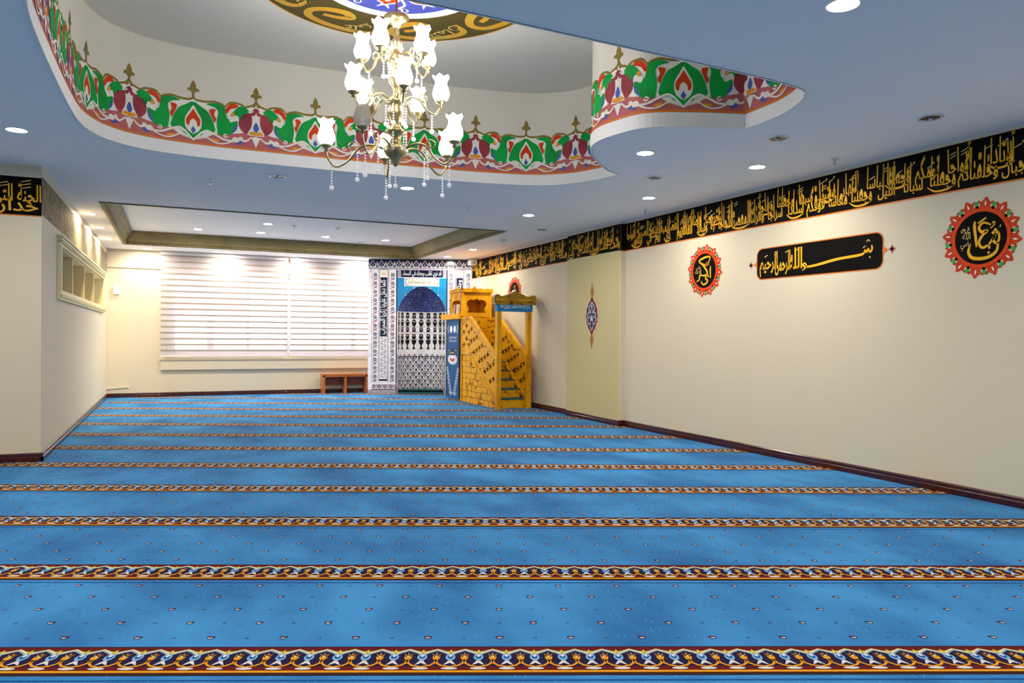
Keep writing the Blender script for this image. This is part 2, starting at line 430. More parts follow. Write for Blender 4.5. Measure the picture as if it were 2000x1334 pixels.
# --- cornice of the tray
prof = [(-.05, 3.068), (-.012, 3.066), (-.012, 3.10), (.0, 3.115), (.02, 3.125), (.03, 3.17), (.06, 3.235), (.10, 3.275), (.105, 3.30), (.125, 3.31), (.125, 3.335)]
def corner(i, d):
    x = (TR[0]+d) if i in (0, 3) else (TR[1]-d); y = (TR[2]+d) if i in (0, 1) else (TR[3]-d); return x, y
tr2 = thing('trim_2', (0, 0, 0), None, None); tr2['kind'] = 'structure'
for i in range(4):
    a = [(*corner(i, d), z) for d, z in prof]; b = [(*corner((i+1) % 4, d), z) for d, z in prof]
    L = len(prof)
    Mesh().add(a+b, [(q, q+1, L+q+1, L+q) for q in range(L-1)], 'cornice_paint').build('cornice', tr2)
M = Mesh(); st = .062
for s_ in range(int((TR[3]-TR[2])/st)):
    y = TR[2]+s_*st
    for x, sg in ((TR[0], 1), (TR[1], -1)): M.box((min(x-sg*.012, x+sg*.012), y, 3.078), (max(x-sg*.012, x+sg*.012), y+.034, 3.118), 'cornice_paint')
for s_ in range(int((TR[1]-TR[0])/st)):
    x = TR[0]+s_*st
    for y, sg in ((TR[2], 1), (TR[3], -1)): M.box((x, min(y-sg*.012, y+sg*.012), 3.078), (x+.034, max(y-sg*.012, y+sg*.012), 3.118), 'cornice_paint')
d_ = M.build('dentils', tr2); d_['kind'] = 'stuff'

# --- baseboards
BP = [(0, 0), (.024, 0), (.024, .046), (.015, .054), (.015, .078), (.006, .09), (0, .09)]
def baseboard(name, segs):
    M = Mesh()
    for (a, b, nrm) in segs:
        a = Vector((*a, 0)); b = Vector((*b, 0)); nv = Vector((*nrm, 0)); L = len(BP)
        vs = [tuple(a+nv*d+Vector((0, 0, z))) for d, z in BP]+[tuple(b+nv*d+Vector((0, 0, z))) for d, z in BP]
        M.add(vs, [(q, q+1, L+q+1, L+q) for q in range(L-1)]+[tuple(range(L)), tuple(range(L, 2*L))], 'mahogany')
    struct(name, M)
baseboard('baseboard_right', [((RX, NY), (RX, PIL0), (-1, 0)), ((RX, PIL0), (PILX-.024, PIL0), (0, -1)), ((PILX, PIL0), (PILX, PIL1), (-1, 0)), ((RX, PIL1), (RX, 15.7), (-1, 0))])
baseboard('baseboard_back', [((LX, BY), (4.35, BY), (0, -1))])
baseboard('baseboard_left', [((LX, PY-.024), (LX, BY), (1, 0))])
baseboard('baseboard_block', [((NX, PY), (LX+.024, PY), (0, -1))])

# --- window
wn = thing('window_1', (WX0, BY+.1, WZ0), None, None); wn['kind'] = 'structure'
y0, y1 = BY+.06, BY+.13
Mesh().box((WX0, y0, WZ0), (WX1, y1, WZ0+.06), 'upvc').box((WX0, y0, WZ1-.06), (WX1, y1, WZ1), 'upvc').box((WX0, y0, WZ0), (WX0+.06, y1, WZ1), 'upvc').box((WX1-.06, y0, WZ0), (WX1, y1, WZ1), 'upvc').build('window_frame', wn)
mull = [(.66, .80), (1.46, 1.535), (2.30, 2.42), (3.14, 3.22), (3.8, 3.9)]
for a, b in mull: Mesh().box((a, y0, WZ0+.06), (b, y1, WZ1-.06), 'upvc').build('mullion', wn)
ed = [WX0+.06]+[x for ab in mull for x in ab]+[WX1-.06]
for i in range(0, len(ed), 2): Mesh().box((ed[i], BY+.09, WZ0+.06), (ed[i+1], BY+.096, WZ1-.06), 'window_glass').build('pane', wn)
Mesh().box((1.535, y0, 1.92), (2.30, y1, 1.97), 'upvc').build('transom', wn)
struct('trim_3', Mesh().box((-.27, BY-.10, .775), (4.2, BY, .80), 'wall_paint').box((-.25, BY-.075, .57), (4.2, BY, .775), 'wall_paint'))

# ================================================================== OUTSIDE
b = thing('apartment_building', (-4, 27, -4), 'pink and cream building seen blurred through the window blinds', 'building')
Mesh().box((-5, 27, -4), (2.2, 30, 1.95), 'ext_cream').build('lower_wall', b)
Mesh().box((-5, 26.9, 1.95), (2.2, 30, 6.5), 'ext_pink').build('upper_wall', b)
for i in range(4):
    for z in (-.6, 2.6): f = Mesh().box((-4.2+i*1.6, 26.86, z), (-3.3+i*1.6, 26.95, z+1.3), 'ext_dark').build('window', b)

# ================================================================== CARPET
e1 = Vector((math.cos(CA), math.sin(CA))); e2 = Vector((-math.sin(CA), math.cos(CA)))
ROOMS = [[(1, 0, -NX), (-1, 0, RX), (0, 1, -NY), (0, -1, PY)], [(1, 0, -LX), (-1, 0, RX), (0, 1, -PY), (0, -1, BY)]]
def inside(p, pl): return all(a*p[0]+b*p[1]+c >= 0 for a, b, c in pl)
class Rug(Flat):
    """flat shapes in carpet coordinates, clipped to the room"""
    def fit(s):
        out = []
        for a, b, c, m, l in s.t:
            W = [tuple(e1*p[0]+e2*p[1]) for p in (a, b, c)]
            for pl in ROOMS:
                if all(inside(p, pl) for p in W): out.append((W[0], W[1], W[2], m, l)); break
            else:
                for pl in ROOMS:
                    P = clip(W, pl)
                    for i in range(1, len(P)-1): out.append((P[0], P[i], P[i+1], m, l))
        s.t = out
        return s
rug = thing('carpet', (0, 4, 0), 'wall to wall blue prayer carpet with flowered row stripes', 'carpet')
on_floor = lambda u, v, h: (u, v, h)
base = Flat().poly([(NX, NY), (RX, NY), (RX, BY), (LX, BY), (LX, PY), (NX, PY)], 'carpet_blue').build('blue_pile', on_floor, rug, h0=0)
PER, SW = .1176, .27
def stripe_unit():
    f = Flat(); W = lambda u: (u-.5)*PER; H = lambda v: (v-.5)*SW
    P = lambda l: [(W(a), H(b)) for a, b in l]
    f.poly(P([(0, 1), (1, 1), (1, .76), (.75, .84), (.5, .92), (.25, .84), (0, .76)]), 'c_maroon', 1)
    f.stroke(P([(0, .72), (.2, .80), (.5, .885), (.8, .80), (1, .72)]), .013, 'c_cream', 2)
    f.stroke(P([(0, .66), (.2, .75), (.5, .84), (.8, .75), (1, .66)]), .006, 'c_sky', 2)
    f.poly(P([(-.14, .83), (-.06, .80), (0, .88), (.06, .80), (.14, .83), (.08, .75), (-.08, .75)]), 'c_yellow', 3)
    # orange tulip
    f.poly([(W(.5)+.016*math.cos(t), H(.60)+.028*math.sin(t)) for t in [i*math.pi/5 for i in range(10)]], 'c_orange', 2)
    f.poly(P([(.34, .74), (.44, .66), (.5, .77), (.56, .66), (.66, .74), (.58, .61), (.42, .61)]), 'c_orange', 2)
    f.disc((W(.5), H(.63)), .008, 'c_cream', 3, 6)
    f.stroke(P([(.5, .52), (.46, .40), (.30, .32), (0, .27)]), .011, 'c_orange', 2)
    f.stroke(P([(.5, .52), (.54, .40), (.70, .32), (1, .27)]), .011, 'c_orange', 2)
    # pale blue flower
    f.disc((W(0), H(.60)), .021, 'c_sky', 3, 10, .032); f.disc((W(0), H(.61)), .013, 'c_dblue', 4, 8, .018); f.disc((W(0), H(.645)), .008, 'c_white', 5, 6, .014)
    f.poly(P([(-.06, .48), (.06, .48), (.22, .33), (.10, .36), (0, .40), (-.10, .36), (-.22, .33)]), 'c_white', 3)
    f.disc((W(0), H(.215)), .034, 'c_white', 3, 10, .011)
    return f
SU = stripe_unit()
STRIPE0, STEP = 3.075, 1.1465
for k in range(-2, 13):
    f = Rug(); c = STRIPE0+k*STEP; U0, U1 = -7.5, 9.5
    q = lambda a, b, m, l=0: f.rect((U0, c+(a-.5)*SW), (U1, c+(b-.5)*SW), m, l)
    q(0, .10, 'c_brown'); q(.10, .165, 'c_orange'); q(.165, .30, 'c_maroon'); q(.30, .98, 'c_navy'); q(.98, 1.0, 'c_navy', 2)
    q(-.17, -.13, 'c_dblue')
    i0 = int(U0/PER)
    for i in range(i0, int(U1/PER)):
        p = e1*(i*PER)+e2*c
        if any(inside(p, [(a, b, d+.15) for a, b, d in pl]) for pl in ROOMS): f.merge(SU, i*PER, c)
    f.fit().build('flowered_stripe', on_floor, rug, h0=.0012, dh=.0007)
big = Flat()
big.poly([(-.019, .012), (-.010, .002), (.010, .002), (.019, .012), (.012, -.010), (0, -.015), (-.012, -.010)], 'c_navy', 0)
big.poly([(-.011, .002), (.011, .002), (.009, -.007), (0, -.0115), (-.009, -.007)], 'c_white', 1)
big.poly([(-.019, .016), (.019, .016), (.010, .006), (-.010, .006)], 'c_brown', 0)
big.poly([(-.004, .009), (.004, .009), (.003, -.002), (-.003, -.002)], 'c_red', 2)
sml = Flat().poly([(-.008, -.006), (.008, -.006), (.004, .006), (-.004, .006)], 'c_navy', 0).poly([(-.003, -.004), (.003, -.004), (0, .003)], 'c_white', 1)
vn = Flat()
for s_ in (-1, 1):
    vn.stroke([(s_*.008, -.03), (s_*.022, 0), (s_*.010, .032)], [.002, .006, .002], 'c_pale', 0, 3)
dots = Rug(); vein = Rug()
for k in range(-2, 13):
    for r_ in range(5):
        v = STRIPE0+k*STEP+SW/2+.098+r_*.172; off = .16 if r_ % 2 else 0
        for i in range(-24, 30):
            u = i*.32+off+.03
            p = e1*u+e2*v
            if any(inside(p, pl) for pl in ROOMS):
                dots.merge(big, u, v); dots.merge(sml, u+.16, v)
                if v < 8.5: vein.merge(vn, u+.08, v+.085, rot=random.uniform(-.5, .5)); vein.merge(vn, u+.23, v+.02, rot=random.uniform(-.5, .5), sx=.8, sy=.8)
o = dots.fit().build('flower_specks', on_floor, rug, h0=.0012, dh=.0007); o['kind'] = 'stuff'
o = vein.fit().build('leaf_veins', on_floor, rug, h0=.0008, dh=.0006); o['kind'] = 'stuff'

# ================================================================== CEILING FITTINGS
def downlight(x, y, z, lit, label, group=None, warm=False, proto={}):
    key = (lit, warm)
    if key not in proto:
        t = thing('ceiling_downlight', (x, y, z), label, 'downlight', group)
        M = Mesh().lathe([(.068, .004), (.092, .004), (.094, -.004), (.086, -.010), (.072, -.008), (.068, .004)], (x, y, z), 'metal_ring' if not lit else 'white_paint', 24)
        M.build('trim_ring', t, True)
        if lit:
            Mesh().lathe([(.0005, -.005), (.07, -.004)], (x, y, z), 'lamp_warm' if warm else 'lamp_lens', 24).build('lens', t)
        else:
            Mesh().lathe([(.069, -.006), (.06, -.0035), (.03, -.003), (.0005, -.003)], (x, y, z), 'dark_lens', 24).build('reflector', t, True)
            Mesh().ball((x, y, z-.010), .014, 'metal_ring', 10).build('bulb', t, True)
        proto[key] = t
        return t
    return dup(proto[key], (x, y, z), label, group)
ORD = ['first', 'second', 'third', 'fourth']
for i, p in enumerate([(-.5, 16.95), (1.05, 16.95), (2.45, 16.95), (3.86, 16.95)]):
    downlight(*p, CZ, True, ORD[i]+' lit downlight above the blinds counting from the niche shelf wall', 'lit downlights above the blinds')
for i, p in enumerate([(.41, 15.3), (1.54, 15.25), (2.79, 15.27), (4.02, 15.24)]):
    downlight(*p, TZ, True, ORD[i]+' lit downlight in the tray row counting from the niche shelf side', 'lit downlights along the tray')
downlight(1.53, 13.99, TZ, True, 'single lit downlight set further into the recessed tray')
for i, p in enumerate([(-1.12, 15.5), (-1.12, 13.95), (-1.12, 12.4)]):
    downlight(*p, CZ, True, ORD[i]+' warm downlight over the niche shelf counting from the window wall', 'wall washing downlights', True)
downlight(5.46, 13.9, CZ, True, 'lit downlight above the pulpit between the frieze and the tray cornice')
downlight(5.46, 15.44, CZ, True, 'lit downlight right in front of the crest of the tiled niche')
downlight(-1.23, 7.55, CZ, True, 'lit downlight on the ceiling left of the painted recess')
downlight(2.49, 8.47, CZ, True, 'lit downlight just beyond the painted recess, under the chandelier beads')
downlight(4.61, 9.58, CZ, True, 'lit downlight between the painted recess and the tray ceiling')
downlight(4.02, 5.84, CZ, True, 'lit downlight in the bite of the painted recess')
downlight(5.35, 5.81, CZ, True, 'lit downlight above the long black plaque')
downlight(5.36, 7.70, CZ, True, 'lit downlight above the smaller-looking round medallion beside the olive pilaster')
downlight(3.14, 2.80, CZ, True, 'large bright downlight on the near side of the painted recess')
for p in [(.3, 2.4), (-1.6, 3.4), (-1.6, 5.4), (-3.6, 7.4), (-3.6, 4.4), (-3.6, 1.4), (-1.0, .3), (1.6, .3), (4.2, .3), (5.35, 2.0), (-1.0, -2.5), (1.6, -2.5), (4.2, -2.5), (-3.6, -2.0)]:
    t = downlight(*p, CZ, True, 'lit downlight in the near part of the hall ceiling', 'lit downlights of the near ceiling')
    t.name = 'ceiling_downlight_offscreen'
    for c in t.children:
        if c.name.startswith('lens'): c.name = 'lens_offscreen'
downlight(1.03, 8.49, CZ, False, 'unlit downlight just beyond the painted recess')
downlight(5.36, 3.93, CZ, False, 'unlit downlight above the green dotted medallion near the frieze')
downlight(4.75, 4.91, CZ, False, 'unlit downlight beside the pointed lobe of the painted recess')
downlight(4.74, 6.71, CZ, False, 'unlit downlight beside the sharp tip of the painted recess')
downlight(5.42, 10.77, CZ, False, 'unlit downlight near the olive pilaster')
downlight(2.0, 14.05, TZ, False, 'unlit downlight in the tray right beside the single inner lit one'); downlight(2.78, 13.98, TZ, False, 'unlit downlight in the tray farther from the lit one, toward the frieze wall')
def sprinkler(x, y, z, label, proto=[]):
    if proto: return dup(proto[0], (x, y, z), label)
    t = thing('ceiling_sprinkler', (x, y, z), label, 'sprinkler'); proto.append(t)
    Mesh().lathe([(.0005, -.001), (.034, -.001), (.032, -.012), (.014, -.014), (.0005, -.014)], (x, y, z), 'plastic_white', 16).build('escutcheon', t, True)
    Mesh().lathe([(.010, -.012), (.010, -.03), (.004, -.034), (.004, -.052), (.0005, -.052)], (x, y, z), 'chrome', 10).build('nozzle', t, True)
    Mesh().lathe([(.0005, -.054), (.018, -.054), (.018, -.057), (.0005, -.057)], (x, y, z), 'chrome', 12).build('deflector', t)
    return t
sprinkler(.37, 9.0, CZ, 'ceiling sprinkler beyond the left part of the painted border'); sprinkler(3.55, 9.28, CZ, 'ceiling sprinkler in front of the tray cornice')
sprinkler(5.79, 8.4, CZ, 'ceiling sprinkler close to the frieze beside the olive pilaster'); sprinkler(5.78, 5.23, CZ, 'ceiling sprinkler close to the frieze above the black plaque')
sprinkler(3.59, 15.76, TZ, 'ceiling sprinkler inside the recessed tray')
t = thing('smoke_detector', (5.38, 12.24, CZ), 'flat white round detector on the ceiling near the frieze', 'detector')
Mesh().lathe([(.0005, 0), (.075, 0), (.072, -.018), (.05, -.030), (.0005, -.032)], (5.38, 12.24, CZ), 'plastic_white', 20).build('housing', t, True)
Mesh().lathe([(.0005, -.032), (.02, -.032), (.016, -.04), (.0005, -.041)], (5.38, 12.24, CZ), 'metal_ring', 12).build('sensor', t, True)

# ================================================================== PAINTED BORDER OF THE RECESS
PX, PV = .00100, .00113
def border_unit():
    """palmette at the middle, tulips half a period to each side (right half drawn, then mirrored)"""
    h = Flat(); K = lambda l: [(a*PX, b*PV) for a, b in l]
    S = lambda l, sub=4: K(smooth2(l, sub, True))
    HP = 600
    top = smooth2([(0, 402), (40, 385), (120, 384), (200, 395), (270, 380), (300, 362)], 4)+smooth2([(300, 362), (340, 402), (400, 408), (460, 398), (490, 380)], 4)+smooth2([(490, 380), (530, 392), (565, 405), (588, 430), (600, 470)], 4)
    h.poly(K([(0, 0), (0, 402)]+top+[(600, 0)]), 'olive_line', 0)
    h.poly(K([(0, 0), (0, 384)]+[(min(a, 600), b-20-(0 if a < 560 else (a-560)*1.1)) for a, b in top]+[(600, 0)]), 'white_line', 1)
    h.poly(K([(0, 0), (0, 30)]+[(120, 60), (200, 105), (300, 118), (420, 130), (520, 150), (600, 160), (600, 0)]), 'brick_red', 2)
    h.poly(K([(0, -4), (600, -4), (600, 12), (0, 12)]), 'orange_line', 3)
    # palmette
    h.poly(S([(0, 356), (70, 325), (135, 290), (182, 215), (208, 135), (168, 106), (120, 124), (70, 90), (0, 26), (-.1, 100), (-.1, 250)], 3), 'green_paint', 4)
    h.poly(K([(0, 30), (80, 92), (64, 112), (0, 60)]), 'white_line', 5)
    h.poly(K([(0, 22), (0, 78), (60, 110), (95, 90)]), 'green_paint', 6)
    h.poly(S([(0, 326), (36, 276), (76, 212), (74, 142), (40, 98), (0, 64), (-.1, 150), (-.1, 260)], 3), 'white_line', 5)
    h.poly(S([(0, 295), (30, 255), (66, 205), (62, 160), (40, 150), (30, 190), (0, 215), (-.1, 250)], 3), 'scarlet', 6)
    h.poly(K([(0, 150), (24, 112), (0, 82)]), 'blue_paint', 6)
    h.stroke(K([(0, 28), (110, 118), (200, 100), (300, 62), (430, 60)]), .019, 'white_line', 7, 4)
    # red flame beside it
    h.poly(S([(150, 306), (208, 318), (196, 270), (216, 235), (196, 200), (178, 240)], 3), 'scarlet', 6)
    h.stroke(K([(146, 312), (186, 250), (206, 160)]), .010, 'white_line', 5, 3)
    # big curling leaf
    h.poly(S([(118, 352), (200, 374), (278, 358), (320, 308), (332, 262), (354, 222), (418, 240), (412, 165), (340, 110), (245, 102), (226, 150), (220, 225), (234, 300), (192, 338)], 3), 'green_paint', 4)
    h.poly(S([(405, 215), (415, 165), (360, 125), (390, 175)], 3), 'blue_paint', 5)
    h.poly(S([(352, 275), (392, 335), (450, 374), (512, 360), (532, 322), (482, 288), (442, 252), (415, 290)], 3), 'green_paint', 4)
    h.poly(S([(300, 318), (335, 375), (390, 388), (432, 372), (400, 352), (350, 335), (318, 290)], 3), 'scarlet', 5)
    h.stroke(K([(318, 300), (322, 265), (345, 250), (352, 275)]), .012, 'white_line', 6, 4)
    h.poly(S([(352, 298), (392, 308), (378, 270)], 3), 'amber', 5)
    # tulip at 600
    h.poly(S([(600, 372), (562, 348), (545, 322), (575, 300), (600, 330)], 3), 'maroon_paint', 4)
    h.poly(S([(546, 322), (478, 306), (440, 268), (430, 212), (452, 170), (500, 140), (548, 190), (562, 262)], 3), 'maroon_paint', 4)
    h.stroke(K([(575, 345), (545, 325), (520, 330)]), .012, 'white_line', 6)
    h.poly(K([(600, 325), (566, 200), (540, 182), (516, 128), (600, 122)]), 'white_line', 5)
    h.poly(S([(600, 245), (572, 200), (580, 170), (600, 162)], 3), 'blue_paint', 6)
    h.poly(K([(600, 158), (548, 164), (526, 138), (600, 124)]), 'amber', 6)
    h.poly(K([(600, 118), (555, 108), (600, 20)]), 'white_line', 5)
    # vines along the foot
    h.stroke(K([(560, 112), (510, 75), (470, 72), (455, 95), (430, 78), (390, 82), (372, 60), (330, 40)]), [.012, .026, .034, .012], 'white_line', 5, 4)
    h.stroke(K([(330, 96), (300, 84), (290, 104), (318, 112)]), .012, 'white_line', 5, 3)
    h.poly(S([(480, 62), (430, 58), (400, 38), (450, 36)], 3), 'blue_paint', 6)
    h.poly(S([(250, 44), (200, 62), (160, 48), (200, 34)], 3), 'amber', 6)
    h.stroke(K([(40, 60), (120, 66), (210, 28), (300, 30), (380, 62)]), .013, 'white_line', 7, 4)
    h.mirror()
    # finials: above the palmette and above the joint
    g = smooth2([(-14, 395), (-10, 430), (-34, 452), (-50, 445), (-52, 470), (-26, 478), (-24, 500), (0, 540), (24, 500), (26, 478), (52, 470), (50, 445), (34, 452), (10, 430), (14, 395)], 3)
    h.poly(K(g), 'olive_line', 3)
    h.merge(Flat().poly(K([(a, b+18) for a, b in g]), 'olive_line', 3), .6)
    return h
NU = round(PERIM/1.2); PU = PERIM/NU
i0 = min(range(len(PATH)), key=lambda i: math.dist(PATH[i], (.18, 7.905)))
bd = thing('painted_border', (1.7, 5.8, CZ), 'painted floral border of green palmettes and red tulips around the ceiling recess', 'wall painting')
BU = border_unit()
for k in range(NU):
    f = Flat().merge(BU, cum[i0]+k*PU, .125, sx=PU/1.2); f.cut_u(.05)
    f.build('palmette_panel', on_recess, bd, h0=.003, dh=.0012)

# ================================================================== CEILING MEDALLION
MC = (1.6, 5.7)
on_ceil = lambda u, v, h: (MC[0]+u, MC[1]-v, UZ-h)
md = thing('ceiling_medallion', (MC[0], MC[1], UZ), 'round painted ceiling medallion, gold scrolls on olive around a blue centre', 'wall painting')
Flat().ring((0, 0), .66, 1.2, 'med_olive', 0, 64).ring((0, 0), 1.185, 1.2, 'amber', 1, 64).build('scroll_ground', on_ceil, md)
Flat().ring((0, 0), .59, .69, 'white_line', 1, 48).build('white_ring', on_ceil, md)
f = Flat().disc((0, 0), .60, 'med_blue', 0, 48)
for k in range(8):
    a = 2*math.pi*k/8
    g = Flat().disc((.34, 0), .10, 'white_line', 1, 14).disc((.34, 0), .080, 'scarlet', 2, 12).disc((.35, 0), .028, 'white_line', 3, 8)
    g.poly([(.42, .02), (.52, .06), (.46, 0), (.52, -.06), (.42, -.02)], 'white_line', 1)
    g.stroke([(.30, .10), (.40, .16), (.48, .13), (.47, .19)], .022, 'white_line', 1, 4).disc((.50, .19), .035, 'white_line', 1, 10).disc((.50, .19), .02, 'med_blue', 2, 8)
    f.merge(g, rot=a)
f.disc((0, 0), .16, 'scarlet', 1, 20).disc((0, 0), .10, 'white_line', 2, 16)
f.build('blue_centre', on_ceil, md)
names = ['حسن', 'أبو بكر', 'عمر', 'عثمان', 'علي', 'حسين', 'الله', 'محمد']
for k in range(8):
    a = 2*math.pi*(k+.35)/8
    g = Flat()
    g.stroke([(-.30, .84), (-.36, 1.0), (-.20, 1.10), (.06, 1.12), (.26, 1.06), (.30, .94), (.20, .84), (.04, .80), (-.04, .87), (.06, .93), (.18, .95)], [.04, .07, .075, .075, .07, .075, .09, .09, .06, .05], 'med_gold', 1, 5)
    f = Flat().merge(g, rot=-a)
    tx = Flat().text(names[k], .16, (.0, 0), 'pale_gold', 1, tall=1.2, align='c'); f.merge(tx, du=-.16*math.cos(-a)-.95*math.sin(-a)*1, dv=-.16*math.sin(-a)+.97*math.cos(-a), rot=-a+.5)
    f.build('gold_scroll', on_ceil, md)
bpy.context.view_layer.update()

# ================================================================== CALLIGRAPHY ON THE WALLS
def frieze(f, words, u0, u1, z0, z1, seed, gold='gold_paint', fine='pale_gold'):
    """two interlaced lines of tall lettering between u0 (left) and u1 (right)"""
    rnd = random.Random(seed); H = z1-z0; em = H*.33
    wd = []
    for w_ in words:
        vs, _ = text2d(w_, .02); wd.append(max(v[0] for v in vs)-min(v[0] for v in vs))
    adv = [x*.60+.12 for x in wd]; tot = sum(adv)+.4*wd[-1]
    xs = (u1-u0-.06)/(tot*em); cur = u1-.03
    for i, w_ in enumerate(words):
        up = i % 2
        base = z0+H*(.41 if up else .15); rt = rnd.uniform(-.05, .05)
        f.text(w_, em, (cur, base), gold, 1, tall=3.0 if up else 3.9, y0=.26, align='r', xs=xs, fat=.017, rot=rt, ymax=.80 if up else .84)
        L = wd[i]*em*xs
        for q in range(1):
            x = cur-L*rnd.uniform(.1, .9); y = z0+H*rnd.uniform(.60, .86); d = H*rnd.uniform(.08, .14)
            f.stroke([(x-d*.7, y), (x+d*.7, y+d*.55)], [H*.018, H*.024], fine, 1)
            if rnd.random() < .4: f.stroke([(x-d*.7, y-H*.07), (x+d*.7, y+d*.55-H*.07)], [H*.018, H*.024], fine, 1)
            elif rnd.random() < .5: f.ring((x+d, y+H*.10), H*.012, H*.03, fine, 1, 8)
        if i % 3 == 1:
            w2 = min(L, .30); f.stroke([(cur, base-H*.02), (cur-w2*.35, base-H*.10), (cur-w2*.8, base-H*.10), (cur-w2*1.1, base+H*.02)], [H*.015, H*.05, H*.045, H*.015], gold, 1, 4)
        cur -= adv[i]*em*xs
    return f
Z0, Z1 = 2.652, 3.048
fz = thing('calligraphy_frieze', (RX, 8, Z0), 'long black frieze of gold calligraphy along the top of the right wall', 'frieze')
W_NEAR = 'عم يتساءلون عن النبإ العظيم الذي هم فيه مختلفون كلا سيعلمون ثم كلا سيعلمون ألم نجعل الأرض مهادا والجبال أوتادا وخلقناكم أزواجا وجعلنا نومكم سباتا وجعلنا الليل لباسا وجعلنا النهار معاشا وبنينا فوقكم سبعا شدادا وجعلنا سراجا وهاجا وأنزلنا من المعصرات ماء ثجاجا لنخرج به حبا ونباتا وجنات ألفافا إن يوم الفصل كان ميقاتا يوم ينفخ في الصور فتأتون أفواجا'.split()
W_PIL = 'وفتحت السماء فكانت أبوابا وسيرت الجبال فكانت سرابا إن جهنم كانت'.split()
W_FAR = 'مرصادا للطاغين مآبا لابثين فيها أحقابا لا يذوقون فيها بردا ولا شرابا إلا حميما وغساقا جزاء وفاقا إنهم كانوا لا يرجون حسابا وكذبوا بآياتنا'.split()
for X, Ya, Yb, ws, sd in ((RX, 1.2, PIL0, W_NEAR, 1), (PILX, PIL0, PIL1, W_PIL, 2), (RX, PIL1, 15.84, W_FAR, 3)):
    fn = on_right(X)
    Flat().rect((-Yb, Z0), (-Ya, Z1), 'black_paint').rect((-Yb, Z0-.014), (-Ya, Z0), 'orange_line').rect((-Yb, Z1), (-Ya, Z1+.006), 'c_maroon').build('black_band', fn, fz)
    frieze(Flat(), ws, -Yb, -Ya, Z0+.004, Z1-.004, sd).build('gold_lettering', fn, fz)['kind'] = 'stuff'
Flat().rect((PILX, Z0), (RX, Z1), 'black_paint').rect((PILX, Z0-.014), (RX, Z0), 'orange_line').build('black_band', on_face(PIL0), fz)
fb = thing('calligraphy_frieze', (LX-1, PY, 2.56), 'black frieze of gold calligraphy on the front of the left wall block', 'frieze')
Flat().rect((-3.2, 2.56), (LX, 2.953), 'black_paint').rect((-3.2, 2.548), (LX, 2.56), 'orange_line').build('black_band', on_face(PY), fb)
f = Flat()
f.text('الجنة التي', .17, (LX-.005, 2.70), 'gold_paint', 1, tall=1.7, y0=.28, width=.42, fat=.012)
f.text('خدار', .17, (LX-.03, 2.60), 'gold_paint', 1, tall=1.2, y0=.28, width=.36, fat=.012)
for x, y in ((-1.60, 2.87), (-1.60, 2.84), (-1.40, 2.90), (-1.40, 2.865), (-1.40, 2.83)): f.stroke([(x-.045, y), (x+.045, y+.022)], [.006, .009], 'pale_gold', 1)
frieze(f, 'ربنا آتنا في الدنيا حسنة وفي الآخرة حسنة'.split(), -3.2, -1.72, 2.56, 2.95, 5)
f.build('gold_lettering', on_face(PY), fb)['kind'] = 'stuff'
fl = thing('worn_frieze', (LX, 13, 2.58), 'worn brown frieze with faded gold lettering above the wall niche shelf', 'frieze')
Flat().rect((PY, 2.575), (BY-.03, 2.975), 'brown_grime').build('brown_band', on_left(), fl)
frieze(Flat(), 'إنا فتحنا لك فتحا مبينا ليغفر لك الله'.split(), PY+.05, 12.0, 2.58, 2.97, 6, 'old_gold', 'old_gold').build('faded_lettering', on_left(), fl)

def roundel(yc, zc, label, texts):
    t = thing('calligraphy_roundel', (RX, yc, zc), label, 'medallion')
    fn = lambda u, v, h: (RX-h, yc-u, zc+v)
    pet = Flat()
    pet.poly(smooth2([(-.062, .25), (-.088, .285), (-.072, .325), (-.05, .312), (-.03, .322), (0, .352), (.03, .322), (.05, .312), (.072, .325), (.088, .285), (.062, .25)], 2), 'red_paint', 0)
    for k in range(12):
        a = 2*math.pi*k/12+R(8)
        g = Flat().poly(smooth2([(-.070, .232), (-.086, .280), (-.062, .312), (-.038, .302), (-.02, .326), (0, .346), (.02, .326), (.038, .302), (.062, .312), (.086, .280), (.070, .232)], 2), 'red_paint', 0)
        g.poly([(0, .266), (.008, .288), (0, .316), (-.008, .288)], 'white_line', 1)
        g.poly([(.044, .262), (.058, .270), (.052, .290)], 'white_line', 1).poly([(-.044, .262), (-.058, .270), (-.052, .290)], 'white_line', 1)
        Flat().merge(g, rot=-a).build('petal', fn, t)
    for k in range(12):
        a = 2*math.pi*(k+.5)/12+R(8)
        Flat().disc((.292*math.sin(a), .292*math.cos(a)), .020, 'green_dot', 2, 12).build('green_dot', fn, t)
    Flat().ring((0, 0), .215, .252, 'scarlet', 2, 40).build('red_ring', fn, t)
    Flat().disc((0, 0), .222, 'black_paint', 3, 40).build('black_disc', fn, t)
    f = Flat(); texts(f); f.build('gold_lettering', fn, t)
    return t
